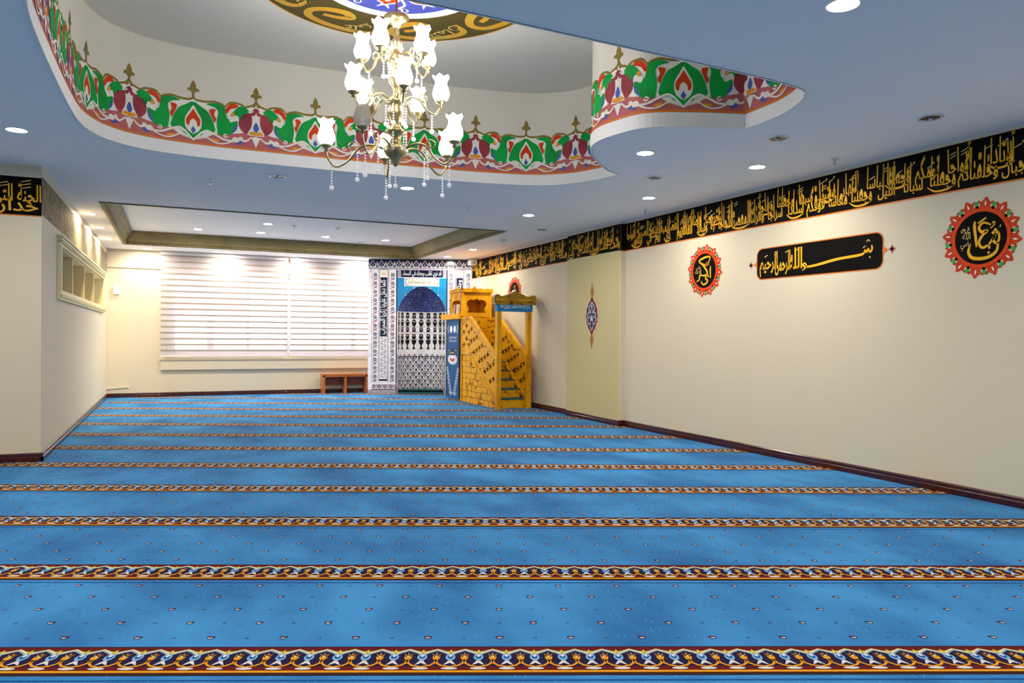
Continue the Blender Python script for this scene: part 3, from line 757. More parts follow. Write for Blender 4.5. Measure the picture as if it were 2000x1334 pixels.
def tx_uthman(f):
    L = 4; G = 'gold_paint'
    f.stroke([(-.045, .145), (-.05, .10), (-.035, -.02), (-.03, -.075)], [.010, .026, .022, .012], G, L, 4)
    f.stroke([(.09, .10), (.03, .125), (-.01, .09), (.01, .05), (.06, .055), (.02, .02), (-.01, -.04), (.02, -.085), (.07, -.07), (.08, -.10)], [.012, .02, .024, .024, .022, .022, .016], G, L, 5)
    f.stroke([(.07, -.07), (.10, -.03), (.13, .01), (.11, -.03), (.14, -.06), (.16, -.02), (.155, .03)], [.016, .022, .016], G, L, 5)
    f.stroke([(.15, -.05), (.14, -.12), (.08, -.165), (0, -.175), (-.07, -.16), (-.10, -.11), (-.085, -.05)], [.016, .026, .03, .028, .016], G, L, 5)
    for x, y in ((.11, .03), (.145, .03), (.128, .052)): f.poly([(x-.016, y), (x, y-.016), (x+.016, y), (x, y+.016)], G, L)
    f.stroke([(-.02, .125), (.05, .165)], .014, G, L); f.stroke([(.085, .07), (.12, .10), (.115, .125), (.10, .11)], .009, G, L, 3)
    f.disc((.075, -.13), .011, G, L+1, 8)
    f.text('عنه', .085, (-.085, .05), 'pale_gold', L, width=.085); f.text('الله', .085, (-.085, .0), 'pale_gold', L, width=.07); f.text('رضي', .085, (-.08, -.06), 'pale_gold', L, width=.09)
    f.stroke([(-.14, .09), (-.135, .07)], .008, 'pale_gold', L); f.stroke([(-.105, .105), (-.10, .085)], .008, 'pale_gold', L); f.stroke([(.17, .09), (.165, .07)], .008, 'pale_gold', L)
def tx_bakr(f):
    L = 4; G = 'gold_paint'
    f.stroke([(.125, .05), (.12, 0), (.125, -.10)], [.01, .024, .016], G, L, 3)
    f.stroke([(.09, .10), (.11, .165), (.02, .17), (-.10, .13), (-.02, .07), (.06, -.02), (.03, -.06), (-.04, -.06)], [.012, .02, .026, .02, .026, .024, .016], G, L, 5)
    f.stroke([(.09, -.09), (.06, -.05), (.03, -.10), (.07, -.13), (.04, -.165), (-.02, -.175), (-.06, -.13)], [.02, .022, .024, .014], G, L, 5)
    f.stroke([(-.04, -.06), (-.08, -.05), (-.10, -.11), (-.15, -.13)], [.016, .024, .012], G, L, 4)
    f.text('رضي', .08, (-.07, .03), 'pale_gold', L, width=.09); f.text('الله عنه', .07, (-.06, -.03), 'pale_gold', L, width=.12)
    f.text('الله', .07, (.09, .06), G, L, width=.08); f.stroke([(-.05, .10), (.04, .06)], .012, G, L)
roundel(4.075, 2.21, 'large round gold-lettered medallion on the bare wall past the black plaque, under an unlit downlight', tx_uthman)
roundel(7.66, 2.207, 'round gold-lettered wall medallion with red petals between the black plaque and the olive pilaster', tx_bakr)
def tx_third(f):
    f.text('علي', .26, (.13, -.06), 'gold_paint', 4, tall=1.3, width=.26, fat=.01)
    f.stroke([(-.03, .12), (.05, .165)], .012, 'gold_paint', 4)
roundel(13.5, 2.20, 'round wall medallion with red petals half hidden behind the crown of the pulpit gate', tx_third)

# black plaque with the opening formula
pq = thing('calligraphy_plaque', (RX, 5.87, 2.2), 'long black wall plaque with rounded ends and gold calligraphy', 'plaque')
fn = lambda u, v, h: (RX-h, 5.868-u, 2.205+v)
def plate(hw, hh, r):
    P = []
    for sx, sy, seq in ((1, 1, 0), (-1, 1, 1), (-1, -1, 2), (1, -1, 3)):
        a0 = seq*math.pi/2
        P += [(sx*(hw-r)+r*math.cos(a0+i*math.pi/12), sy*(hh-r)+r*math.sin(a0+i*math.pi/12)) for i in range(7)]
        if seq in (0, 2):
            P += [] 
    return P
Flat().poly(plate(.853, .183, .085), 'orange_line', 0).build('orange_edge', fn, pq)
Flat().poly(plate(.842, .172, .08), 'black_paint', 1).build('black_panel', fn, pq)
for s_ in (-1, 1):
    f = Flat().poly([(s_*.84, .05), (s_*.875, .02), (s_*.90, 0), (s_*.875, -.02), (s_*.84, -.05)], 'orange_line', 1)
    f.poly([(s_*.945+.042*math.cos(a)*(1 if i % 2 == 0 else .55), .042*math.sin(a)*(1 if i % 2 == 0 else .55)) for i, a in enumerate([k*math.pi/4 for k in range(8)])], 'brick_red', 1)
    f.poly([(s_*.945+.022*math.cos(a), .022*math.sin(a)) for a in [k*math.pi/2 for k in range(4)]], 'black_paint', 2)
    f.build('end_ornament', fn, pq)
f = Flat(); G = 'gold_paint'
f.stroke([(.72, .06), (.725, .02), (.70, -.005), (.68, .03), (.665, -.005), (.645, .02), (.63, -.01), (.56, -.025), (.30, -.04), (.05, -.075), (-.10, -.085), (-.15, -.06), (-.12, -.045), (-.10, -.085), (-.16, -.12)], [.016, .02, .016, .016, .018, .026, .028, .022, .018, .018, .01], G, 2, 5)
f.disc((.70, -.055), .010, G, 2, 8); f.stroke([(.62, .045), (.65, .06)], .009, 'pale_gold', 2); f.stroke([(.66, .10), (.68, .12), (.70, .10)], .009, 'pale_gold', 2)
f.text('الله', .22, (-.16, -.09), G, 2, tall=1.7, width=.20, fat=.022); f.text('الرحمن', .21, (-.33, -.095), G, 2, tall=1.7, width=.23, fat=.022); f.text('الرحيم', .21, (-.52, -.065), G, 2, tall=1.4, width=.28, fat=.022)
for x, y in ((-.22, .11), (-.38, .10), (-.55, .09), (-.70, .075)): f.stroke([(x-.025, y), (x+.025, y+.02)], .009, 'pale_gold', 2)
f.build('gold_lettering', fn, pq)

# drop-shaped ornament on the pilaster
sm = thing('drop_ornament', (PILX, 10.33, 1.68), 'tall navy drop-shaped painted ornament with orange outline on the olive pilaster', 'wall painting')
fn = lambda u, v, h: (PILX-.003-h, 10.33-u, 1.683+v)
def drop(s, dv=0):
    half = [(0, .30), (.035, .27), (.055, .235), (.11, .19), (.125, .15), (.165, .10), (.16, .05), (.18, 0), (.16, -.05), (.165, -.10), (.125, -.15), (.11, -.19), (.055, -.235), (.035, -.27), (0, -.30)]
    return [(a*s, b*s) for a, b in half]+[(-a*s, b*s) for a, b in half[-2:0:-1]]
def bud(v0, s, d): return [(0, v0), (.045*s, v0+d*.07*s), (.02*s, v0+d*.13*s), (0, v0+d*.19*s), (-.02*s, v0+d*.13*s), (-.045*s, v0+d*.07*s)]
f = Flat().poly(smooth2(drop(1.22), 2, True), 'amber', 0).poly(smooth2(drop(1.16), 2, True), 'white_line', 1).poly(smooth2(drop(1.10), 2, True), 'orange_line', 2)
for d in (-1, 1):
    f.poly(bud(d*.28, 1.35, d), 'orange_line', 2).poly(bud(d*.30, 1.0, d), 'olive_line', 3)
    f.stroke([(0, d*.5), (0, d*.47)], .012, 'orange_line', 2)
f.build('orange_outline', fn, sm)
Flat().poly(smooth2(drop(1.0), 2, True), 'navy_paint', 3).build('navy_ground', fn, sm)
g = Flat()
for s_ in (-1, 1):
    g.stroke([(0, .22), (s_*.06, .17), (s_*.09, .10), (s_*.04, .07), (s_*.02, .11)], [.016, .02, .01], 'lilac', 4, 4)
    g.stroke([(s_*.02, .05), (s_*.09, .05), (s_*.13, 0), (s_*.08, -.03), (s_*.05, .0)], [.014, .02, .012], 'lilac', 4, 4)
    g.stroke([(s_*.13, -.03), (s_*.12, -.10), (s_*.06, -.14), (s_*.03, -.10)], [.014, .02, .01], 'lilac', 4, 4)
    g.stroke([(s_*.05, -.16), (s_*.03, -.20), (0, -.24)], [.016, .014], 'lilac', 4, 3)
g.poly([(0, .02), (.03, -.03), (.045, -.09), (0, -.075), (-.045, -.09), (-.03, -.03)], 'lilac', 4).poly([(0, .20), (.025, .15), (0, .11), (-.025, .15)], 'lilac', 4).poly([(0, -.17), (.02, -.20), (0, -.235), (-.02, -.20)], 'red_paint', 5)
g.build('lilac_scrolls', fn, sm)

# ================================================================== NICHE SHELF, LEFT WALL
ns = thing('wall_niche_shelf', (LX, 13.3, 1.73), 'built-in four-bay niche shelf with moulded pale green frame in the left wall', 'shelf')
D = .34
Mesh().box((LX-D-.02, SH[0], SH[2]), (LX-D, SH[1], SH[3]), 'shelf_in').build('back_panel', ns)
Mesh().box((LX-D, SH[0]+.002, SH[2]+.002), (LX-.001, SH[1]-.002, SH[2]+.02), 'shelf_in').build('bottom_board', ns)
Mesh().box((LX-D, SH[0]+.002, SH[3]-.02), (LX-.001, SH[1]-.002, SH[3]-.002), 'shelf_in').build('top_board', ns)
for y in (SH[0]+.003, SH[1]-.023): Mesh().box((LX-D, y, SH[2]+.02), (LX-.001, y+.02, SH[3]-.02), 'shelf_in').build('side_board', ns)
for y in (11.77, 13.22, 14.70): Mesh().box((LX-D, y-.03, SH[2]+.02), (LX-.002, y+.03, SH[3]-.02), 'shelf_in').build('divider', ns)
Mesh().box((LX+.001, 10.25, 1.735), (LX+.04, 16.5, 1.85), 'shelf_paint').box((LX+.04, 10.25, 1.76), (LX+.052, 16.5, 1.80), 'shelf_dark').build('bottom_rail', ns)
M = Mesh().box((LX+.001, 10.25, 2.385), (LX+.03, 16.5, 2.42), 'shelf_paint').box((LX+.001, 10.25, 2.42), (LX+.045, 16.5, 2.445), 'shelf_dark').box((LX+.001, 10.25, 2.445), (LX+.055, 16.5, 2.47), 'shelf_paint').box((LX+.001, 10.25, 2.47), (LX+.045, 16.5, 2.485), 'shelf_dark').box((LX+.001, 10.25, 2.485), (LX+.06, 16.5, 2.51), 'shelf_paint')
M.build('top_moulding', ns)
Mesh().box((LX+.001, 10.25, 1.85), (LX+.045, 10.31, 2.385), 'shelf_paint').build('jamb', ns)
Mesh().box((LX+.001, 16.2, 1.85), (LX+.045, 16.5, 2.385), 'shelf_paint').build('jamb', ns)

# ================================================================== ROLLER BLINDS
def blind(x0, x1, label):
    t = thing('zebra_blind', (x0, BY-.14, .85), label, 'blind'); y = BY-.14
    Mesh().box((x0, y-.03, 3.0), (x1, y+.05, 3.065), 'blind_rail').build('head_rail', t)
    n = 17; top, bot = 3.0, .875; st = (top-bot)/n
    for i in range(n):
        z = top-i*st
        Mesh().box((x0+.01, y-.004, z-.034), (x1-.01, y+.004, z), 'blind_band').build('opaque_band', t)
        Mesh().quad([(x0+.01, y, z-st), (x1-.01, y, z-st), (x1-.01, y, z-.034), (x0+.01, y, z-.034)], 'sheer').build('sheer_band', t)
    Mesh().box((x0, y-.012, .845), (x1, y+.012, .878), 'blind_rail').build('bottom_rail', t)
blind(-.26, 2.33, 'wide striped zebra roller blind beside the bare wall corner'); blind(2.375, 4.2, 'striped zebra roller blind next to the tiled prayer niche')
t = thing('wall_box', (-1.08, BY, 2.24), 'small white plastic box on the back wall beside the niche shelf', 'device')
Mesh().box((-1.135, BY-.05, 2.145), (-1.02, BY, 2.315), 'plastic_white').build('casing', t); Mesh().box((-1.11, BY-.055, 2.285), (-1.05, BY-.05, 2.30), 'metal_ring').build('indicator', t)
t = thing('cable_duct', (-1.05, BY, .19), 'short cream cable duct low on the back wall in the corner', 'duct')
Mesh().add([(LX, BY-.022, .178), (-.85, BY-.022, .206), (-.85, BY-.022, .236), (LX, BY-.022, .208), (LX, BY, .178), (-.85, BY, .206), (-.85, BY, .236), (LX, BY, .208)], [(0, 1, 2, 3), (3, 2, 6, 7), (0, 4, 5, 1), (1, 5, 6, 2), (0, 3, 7, 4)], 'cable_paint').build('duct_cover', t)
Mesh().box((-.862, BY-.026, .202), (-.845, BY, .24), 'plastic_white').build('end_cap', t)

# ================================================================== BENCH
bn = thing('wooden_bench', (3.6, 17.15, 0), 'low orange wooden bench under the window blind beside the tiled niche', 'bench')
bx0, bx1, by0, by1, bz = 3.07, 4.08, 16.98, 17.30, .45
Mesh().box((bx0-.02, by0, bz-.03), (bx1+.02, by1, bz), 'bench_wood').build('seat', bn)
Mesh().box((bx0, by0+.01, bz-.065), (bx1, by0+.03, bz-.03), 'bench_wood').build('front_rail', bn)
Mesh().box((bx0+.04, by1-.05, .18), (bx1-.04, by1-.03, bz-.03), 'bench_red').build('back_panel', bn)
Mesh().box((bx0, by0+.01, 0), (bx0+.045, by1-.01, bz-.03), 'bench_wood').build('end_panel', bn)
Mesh().box((bx1-.045, by0+.01, 0), (bx1, by1-.01, bz-.03), 'bench_wood').build('end_panel', bn)
Mesh().box((3.555, by0+.03, 0), (3.605, by1-.04, bz-.03), 'bench_wood').build('centre_leg', bn)

# ================================================================== TILED PRAYER NICHE
OM = Vector((4.03, 16.75, 0)); E1 = Vector((e1.x, e1.y, 0)); E2 = Vector((e2.x, e2.y, 0))
ML = (RX-OM.x)/e1.x; MT = CZ-.012                # panel length, panel top
def on_mih(u, v, h): p = OM+E1*u-E2*h; return (p.x, p.y, v)
NC, NR, SPR = 1.215, .545, 1.89                   # niche centre, radius, spring line
ARCH = [(1.89, .545), (1.95, .535), (2.015, .512), (2.08, .483), (2.15, .445), (2.22, .392), (2.29, .328), (2.36, .25), (2.41, .18), (2.44, .115), (2.455, .04)]
def hw(z):
    if z <= SPR: return NR
    for (a, b), (c, d) in zip(ARCH, ARCH[1:]):
        if a <= z <= c: return b+(d-b)*(z-a)/(c-a)
    return 0.
def on_niche(u, v, h):
    t = u/NR; r = NR-h; p = OM+E1*(NC-r*math.cos(t))+E2*(r*math.sin(t)); return (p.x, p.y, v)
mi = thing('tiled_prayer_niche', tuple(OM+E1*NC), 'tiled prayer niche with blue domed arch between white flowered tile borders', 'prayer niche')
arch_loop = [(NC-NR, .0)]+[(NC-b, a) for a, b in ARCH]+[(NC+b, a) for a, b in reversed(ARCH)]+[(NC+NR, .0)]
outer = [(0, 0), (NC-NR, 0)]+[(NC-b, a) for a, b in ARCH]+[(NC+b, a) for a, b in reversed(ARCH)]+[(NC+NR, 0), (ML, 0), (ML, MT), (0, MT)]
Mesh().prism([outer], on_mih, -.10, 0, 'tile_white').build('front_panel', mi)
M = Mesh(); a, b, c, d = on_mih(0, 0, -.1), on_mih(0, 0, -.68), on_mih(0, MT, -.68), on_mih(0, MT, -.1)
M.quad([a, b, c, d], 'tile_white').build('side_return', mi)
# niche wall and dome
M = Mesh(); NS = 28
for i in range(NS):
    u0, u1 = math.pi*NR*i/NS, math.pi*NR*(i+1)/NS
    M.quad([on_niche(u0, 0, 0), on_niche(u1, 0, 0), on_niche(u1, SPR, 0), on_niche(u0, SPR, 0)], 'tile_white')
M.build('niche_wall', mi, True)
M = Mesh(); vs = []; A = ARCH+[(2.46, .001)]
for i in range(NS+1):
    t = math.pi*i/NS
    for z, r in A:
        p = OM+E1*(NC-r*math.cos(t))+E2*(r*math.sin(t)); vs.append((p.x, p.y, z))
L = len(A); M.add(vs, [(i*L+q, (i+1)*L+q, (i+1)*L+q+1, i*L+q+1) for i in range(NS) for q in range(L-1)], 'dome_tile'); M.build('niche_dome', mi, True)
M = Mesh().add([on_niche(math.pi*NR*i/12, .09, 0) for i in range(13)], [tuple(range(13))], 'tread_carpet'); M.add([on_niche(0, 0, 0), on_niche(math.pi*NR, 0, 0), on_niche(math.pi*NR, .05, 0), on_niche(0, .05, 0)], [(0, 1, 2, 3)], 'tread_carpet')
M.add([on_niche(0, .05, 0), on_niche(math.pi*NR, .05, 0), on_niche(math.pi*NR*.75, .09, 0), on_niche(math.pi*NR*.25, .09, 0)], [(0, 1, 2, 3)], 'tread_carpet'); M.build('niche_carpet', mi)
# gilded ring lines and star rows on the dome
def on_dome(u, v, h):
    z = v; r = max(hw(z)-h, .001); t = u; p = OM+E1*(NC-r*math.cos(t))+E2*(r*math.sin(t)); return (p.x, p.y, z)
f = Flat()
for z in (1.895, 1.945, 2.06, 2.17, 2.27, 2.36):
    for i in range(24): f.rect((math.pi*i/24, z), (math.pi*(i+1)/24, z+.008), 'tile_steel', 0)
for k in range(19):
    a = math.pi*(k+.5)/19
    for z in (2.0, 2.115): f.poly([(a-.05, z), (a, z-.035), (a+.05, z), (a, z+.035)], 'tile_steel', 0).poly([(a-.028, z), (a, z-.02), (a+.028, z), (a, z+.02)], 'tile_royal', 1)
f.build('dome_rings', on_dome, mi, h0=.004)
# columns of vases
def vase_column():
    g = Flat(); S = lambda l: smooth2(l, 2, True); K = 'niche_black'
    def sym(l, m=K, ly=0): g.poly(l+[(-a, b) for a, b in reversed(l) if a > 1e-6], m, ly)
    sym([(0, 1.875), (.03, 1.87), (.05, 1.855), (.038, 1.83), (.045, 1.79), (.055, 1.76), (.04, 1.745), (.0, 1.742)]); g.disc((0, 1.80), .017, 'tile_white', 1, 8, .026); g.disc((0, 1.798), .010, K, 2, 8, .017)
    sym([(.0, 1.72), (.022, 1.72), (.028, 1.70), (.05, 1.675), (.058, 1.64), (.05, 1.60), (.03, 1.575), (.05, 1.56), (0, 1.555)]); g.disc((0, 1.655), .032, 'tile_white', 1, 10, .018); g.disc((0, 1.635), .026, K, 2, 8)
    sym([(.012, 1.535), (.045, 1.52), (.032, 1.505), (.052, 1.48), (.035, 1.455), (.05, 1.43), (.02, 1.42), (0, 1.415)], 'tile_navy'); g.disc((0, 1.485), .017, 'tile_white', 1, 8); g.disc((0, 1.485), .010, K, 2, 6)
    sym([(0, 1.375), (.05, 1.37), (.04, 1.34), (.052, 1.30), (.036, 1.265), (.024, 1.25), (0, 1.25)]); g.disc((0, 1.335), .02, 'tile_white', 1, 8, .012)
    sym([(0, 1.24), (.055, 1.235), (.058, 1.20), (.05, 1.16), (.022, 1.13), (.014, 1.10), (.018, 1.06), (.042, 1.03), (.042, 1.02), (0, 1.02)])
    return g
VC = vase_column(); cs = math.pi*NR/10
for k in range(10):
    Flat().merge(VC, cs*(k+.62) if k < 9 else cs*9.62, 0).cut_u(.06).build('vase_column', on_niche, mi, h0=.003)
f = Flat()
for z in (1.735, 1.545, 1.40, 1.245): f.rect((0, z), (math.pi*NR, z+.007), 'tile_green', 0)
f.rect((0, .835), (math.pi*NR, .845), 'tile_navy', 1)
for k in range(12):
    c = math.pi*NR*(k+.5)/12; f.poly([(c-.06, .845), (c-.035, .87), (c, .915), (c+.035, .87), (c+.06, .845)], 'tile_navy', 0).disc((c, .868), .018, 'tile_white', 1, 8).disc((c, .868), .009, 'tile_steel', 2, 6)
f.cut_u(.06).build('crest_row', on_niche, mi, h0=.003)
f = Flat(); sp = math.pi*NR/12
for r_ in range(9):
    for k in range(12):
        u = sp*(k+(.5 if r_ % 2 else 0.)+.25); v = .80-r_*.088
        if u > math.pi*NR-.03: continue
        if (k+r_//2) % 2 == 0 and r_ % 2 == 0: f.disc((u, v), .048, 'tile_steel', 0, 10, .058).disc((u, v), .030, 'tile_white', 1, 8, .038).disc((u, v), .02, 'tile_navy', 2, 8, .026)
        else: f.disc((u, v), .024, 'niche_black', 0, 8, .030)
        for s_ in (-1, 1):
            f.stroke([(u+s_*.03, v+.05), (u+s_*.062, v+.035), (u+s_*.06, v-.01)], .011, 'tile_navy', 0, 2); f.disc((u+s_*.045, v-.045), .009, 'tile_navy', 0, 6)
f.cut_u(.06).build('dado_pattern', on_niche, mi, h0=.003)
# turquoise tiles beside the arch
FS0, FS1 = .655, 1.775; ts = .187; TZ0, TZ1 = 1.89, 2.655
nz = 4; tz = (TZ1-TZ0)/nz
def tile_poly(s0, s1, z0, z1, side):
    zs = [z0+(z1-z0)*i/6 for i in range(7)]
    L_ = []; R_ = []
    for z in zs:
        e = NC-side*0-hw(z) if side < 0 else NC+hw(z)
        if side < 0: a, b = s0, min(s1, NC-hw(z)-.002)
        else: a, b = max(s0, NC+hw(z)+.002), s1
        if b-a > .004: L_.append((a, z)); R_.append((b, z))
    return L_+R_[::-1] if len(L_) > 1 else None
for side in (-1, 1):
    for j in range(nz):
        for i in range(3):
            g_ = .004
            if side < 0: s0, s1 = FS0+i*ts, min(FS0+(i+1)*ts-g_, NC-g_/2)
            else: s1, s0 = FS1-i*ts, max(FS1-(i+1)*ts+g_, NC+g_/2)
            z0, z1 = TZ0+j*tz+.002, TZ0+(j+1)*tz-.002
            if j == nz-1 and i > 0: continue
            P = tile_poly(s0, s1, z0, z1, side)
            if P: Mesh().prism([P], on_mih, .0, .006, 'tile_blue').build('tile', mi)
# inscription plaques at the top
f = Flat().rect((.655, 2.665), (1.775, 2.835), 'tile_grey', 0).rect((.74, 2.67), (1.69, 2.83), 'tile_navy', 1)
f.text('قد نرى تقلب وجهك في السماء', .13, (1.215, 2.715), 'tile_joint', 2, tall=1.25, align='c', width=.88, fat=.012); f.build('navy_inscription', on_mih, mi)
f = Flat().rect((.815, 2.465), (1.61, 2.655), 'tile_joint', 4).rect((.835, 2.48), (1.59, 2.64), 'tile_grey', 5)
f.poly([(.90, 2.49), (1.53, 2.49), (1.57, 2.525), (1.57, 2.595), (1.53, 2.63), (.90, 2.63), (.86, 2.595), (.86, 2.525)], 'plaque_cream', 6)
f.text('فول وجهك شطر المسجد الحرام', .11, (1.215, 2.535), 'niche_black', 7, tall=1.2, align='c', width=.62); f.build('cream_plaque', on_mih, mi)
# crest along the top
f = Flat().rect((0, 2.885), (ML, MT), 'tile_navy', 0).rect((0, 2.845), (ML, 2.885), 'tile_grey', 0)
f.build('crest_band', on_mih, mi)
cu = Flat()
for s_ in (-1, 1):
    cu.stroke([(0, 3.05), (s_*.028, 3.0), (s_*.066, 2.955), (s_*.05, 2.91), (0, 2.895)], [.008, .014, .02, .016], 'tile_white', 1, 4)
    cu.poly([(s_*.095, 3.02), (s_*.082, 2.985), (s_*.095, 2.915), (s_*.108, 2.985)], 'tile_white', 1)
cu.poly([(0, 3.0), (.028, 2.955), (.018, 2.92), (-.018, 2.92), (-.028, 2.955)], 'tile_steel', 1)
cu.stroke([(-.09, 2.895), (-.045, 2.89), (0, 2.90), (.045, 2.89), (.09, 2.895)], .012, 'tile_white', 1)
for k in range(12): Flat().merge(cu, ML*(k+.5)/12, 0).build('lotus_crest', on_mih, mi)
# flowered border columns
bu = Flat().disc((0, .045), .044, 'tile_navy', 2, 14).disc((0, .045), .033, 'tile_grey', 3, 12).disc((0, .045), .014, 'tile_steel', 4, 8)
bu.stroke([(-.055, -.08), (-.01, -.055), (.01, -.03), (.055, -.005)], [.012, .03, .012], 'tile_steel', 1, 3)
bu.poly([(.004, -.078), (.035, -.06), (.05, -.082), (.038, -.03), (.012, -.04)], 'tile_coral', 2).poly([(-.05, -.02), (-.03, -.045), (-.02, -.015), (-.04, .002)], 'tile_steel', 2)
bu.poly([(-.035, .10), (-.01, .092), (-.02, .075)], 'tile_coral', 2)
def border_col(s0, s1, z0, z1, flip=1):
    f = Flat().rect((s0, z0), (s1, z1), 'tile_white', 0); c = (s0+s1)/2
    f.rect((s0-.006, z0), (s0, z1), 'tile_navy', 1).rect((s1, z0), (s1+.006, z1), 'tile_navy', 1)
    z = z1-.17
    while z > z0+.09: f.merge(bu, c, z, sx=flip); z -= .193
    f.build('flower_border', on_mih, mi)
border_col(.082, .228, .26, 2.84); border_col(.47, .63, .26, 2.84); border_col(1.80, 1.95, .26, 2.84); border_col(2.195, 2.345, .26, 2.84)
for s0 in (.082, 1.80):
    f = Flat().rect((s0, .115), (s0+.548, .26), 'tile_white', 0).rect((s0-.006, .10), (s0+.554, .115), 'tile_navy', 1).rect((s0-.08, .0), (s0+.555, .10), 'tile_grey', 0)
    for k in range(4): f.merge(bu, s0+.10+k*.135, .175, rot=math.pi/2)
    for k in range(6): f.disc((s0+.02+k*.1, .05), .022, 'tile_navy', 1, 8).disc((s0+.02+k*.1, .05), .014, 'tile_white', 2, 8)
    f.build('foot_border', on_mih, mi)
def insc(s0, s1, word, square):
    f = Flat().rect((s0, .30), (s1, 2.84), 'tile_navy', 0).rect((s0+.01, 2.66), (s1-.01, 2.83), 'plaque_cream', 1).rect((s0+.01, .34), (s1-.01, 1.31), 'tile_white', 1).rect((s0+.01, 1.315), (s0+.03, 2.655), 'tile_grey', 1).rect((s1-.03, 1.315), (s1-.01, 2.655), 'tile_grey', 1)
    c = (s0+s1)/2
    f.text(square, .10, (c, 2.725), 'tile_green', 2, align='c', width=.10)
    tx = Flat().text(word, .15, (0, -.035), 'tile_joint', 2, tall=1.3, align='c', width=1.25, fat=.015)
    f.merge(tx, c, 1.985, rot=math.pi/2)
    z = .38; k = 0
    while z < 1.28:
        f.stroke([(c-.06, z), (c-.01, z+.02), (c+.02, z-.01), (c+.06, z+.02)], .013, 'tile_green', 2, 3); f.disc((c+(.045 if k % 2 else -.045), z+.035), .016, 'tile_steel', 2, 8); f.disc((c-(.03 if k % 2 else -.03), z+.03), .009, 'tile_navy', 2, 6); z += .062; k += 1
    f.build('inscription_column', on_mih, mi)
insc(.25, .448, 'كلما دخل عليها زكريا المحراب', 'محمد'); insc(1.975, 2.17, 'وجد عندها رزقا قال يا مريم', 'الله')
f = Flat().rect((.636, .0), (.655, 2.84), 'tile_navy', 1).rect((1.775, .0), (1.794, 2.84), 'tile_navy', 1); f.build('frame_line', on_mih, mi)

# ================================================================== WOODEN PULPIT
XL, XR = 5.40, 6.05
mb = thing('wooden_pulpit', (5.72, 13.7, 0), 'yellow wooden pulpit with carpeted steps, pierced sides and a gate beside the tiled niche', 'pulpit')
def side(X, sg): return lambda u, v, h: (X+sg*h, u, v)
PAN = [(12.55, .14), (13.88, 1.0), (14.33, 1.0), (14.33, 1.70), (13.9, 1.70), (12.55, .93)]
def zlo(y): return .14+(min(y, 13.88)-12.55)/1.33*.86
def zhi(y): return .93+(min(y, 13.9)-12.55)/1.35*.77
def star(y, z, r): return [(y+(r if i % 2 == 0 else r*.42)*1.3*math.cos(math.pi*i/4), z+(r if i % 2 == 0 else r*.42)*.9*math.sin(math.pi*i/4)) for i in range(8)]
def panel(X, sg):
    holes = []; k = 0; y = 12.67
    while y < 14.27:
        for fr in ((.24, .60) if k % 2 else (.42, .78)): holes.append(star(y, zlo(y)+(zhi(y)-zlo(y))*fr, .072))
        y += .14; k += 1
    M = Mesh().prism([PAN]+holes, side(X, sg), 0, .022, 'gold_wood', 'burnt'); M.build('pierced_panel', mb)
    M = Mesh().prism([[(12.52, .89), (13.89, 1.675), (14.34, 1.675), (14.34, 1.735), (13.87, 1.735), (12.52, .965)]], side(X, sg), -.025, .045, 'gold_plain'); M.build('handrail', mb)
    M = Mesh().prism([[(12.54, .09), (13.89, .965), (14.34, .965), (14.34, 1.03), (13.86, 1.03), (12.54, .185)]], side(X, sg), -.018, .03, 'gold_plain'); M.build('stringer', mb)
panel(XL, 1); panel(XR, -1)
# planks below the stringer
Mesh().prism([[(12.56, 0), (14.33, 0), (14.33, 1.0), (13.88, 1.0), (12.56, .14)]], side(XL+.02, 1), 0, .02, 'gold_wood').build('side_backing', mb)
rnd = random.Random(4); rh = .121
for i in range(8):
    z0, z1 = i*rh+.002, (i+1)*rh-.010; y = 14.315
    while y > 12.6:
        wd_ = rnd.uniform(.17, .30); a = y-wd_
        P = clip([(a, z0), (y-.014, z0), (y-.014, z1), (a, z1)], [(.86, -1.33, -12.56*.86+.11*1.33)])
        if len(P) > 2: Mesh().prism([P], side(XL+.018, -1), 0, rnd.uniform(.008, .016), 'gold_wood', 'burnt').build('plank', mb)
        y = a
# steps
for i in range(6):
    z = .165*(i+1); ya = 12.60+.235*i
    s_ = Mesh().box((XL+.045, ya, .165*i), (XR-.03, 13.95 if i < 5 else 14.34, z), 'gold_wood').build('step', mb)
    Mesh().box((XL+.045, ya-.022, z), (XR-.03, ya+.25 if i < 5 else 14.34, z+.016), 'tread_carpet').build('tread_carpet', s_)
# gate
for x in (5.372, 5.985):
    Mesh().box((x, 12.45, 0), (x+.088, 12.545, 1.935), 'gold_plain').box((x-.004, 12.446, 0), (x+.092, 12.549, .09), 'gold_plain').box((x+.03, 12.444, .10), (x+.034, 12.451, 1.78), 'gold_wood').box((x+.055, 12.444, .10), (x+.059, 12.451, 1.78), 'gold_wood').build('gate_post', mb)
ln = Mesh().box((5.366, 12.44, 1.797), (6.085, 12.55, 1.925), 'sign_blue').build('gate_sign', mb)
f = Flat().text('لا إله إلا الله محمد رسول الله', .10, (5.725, 1.868), 'sign_white', 0, tall=1.1, align='c', width=.60, fat=.014)
for k in range(9): f.disc((5.46+k*.066, 1.915), .012, 'sign_white', 0, 8, .008)
f.build('sign_lettering', on_face(12.44), ln)
cr = smooth2([(5.315, 1.99), (5.31, 2.05), (5.335, 2.10), (5.39, 2.105), (5.45, 2.075), (5.52, 2.085), (5.60, 2.115), (5.66, 2.14), (5.715, 2.175), (5.735, 2.20), (5.755, 2.175), (5.81, 2.14), (5.87, 2.115), (5.95, 2.085), (6.02, 2.075), (6.08, 2.105), (6.135, 2.10), (6.16, 2.05), (6.155, 1.99)], 3)
cw = Mesh().prism([[(6.155, 1.95), (5.315, 1.95)]+cr], on_face(12.43), -.15, 0, 'crown_wood').build('gate_crown', mb)
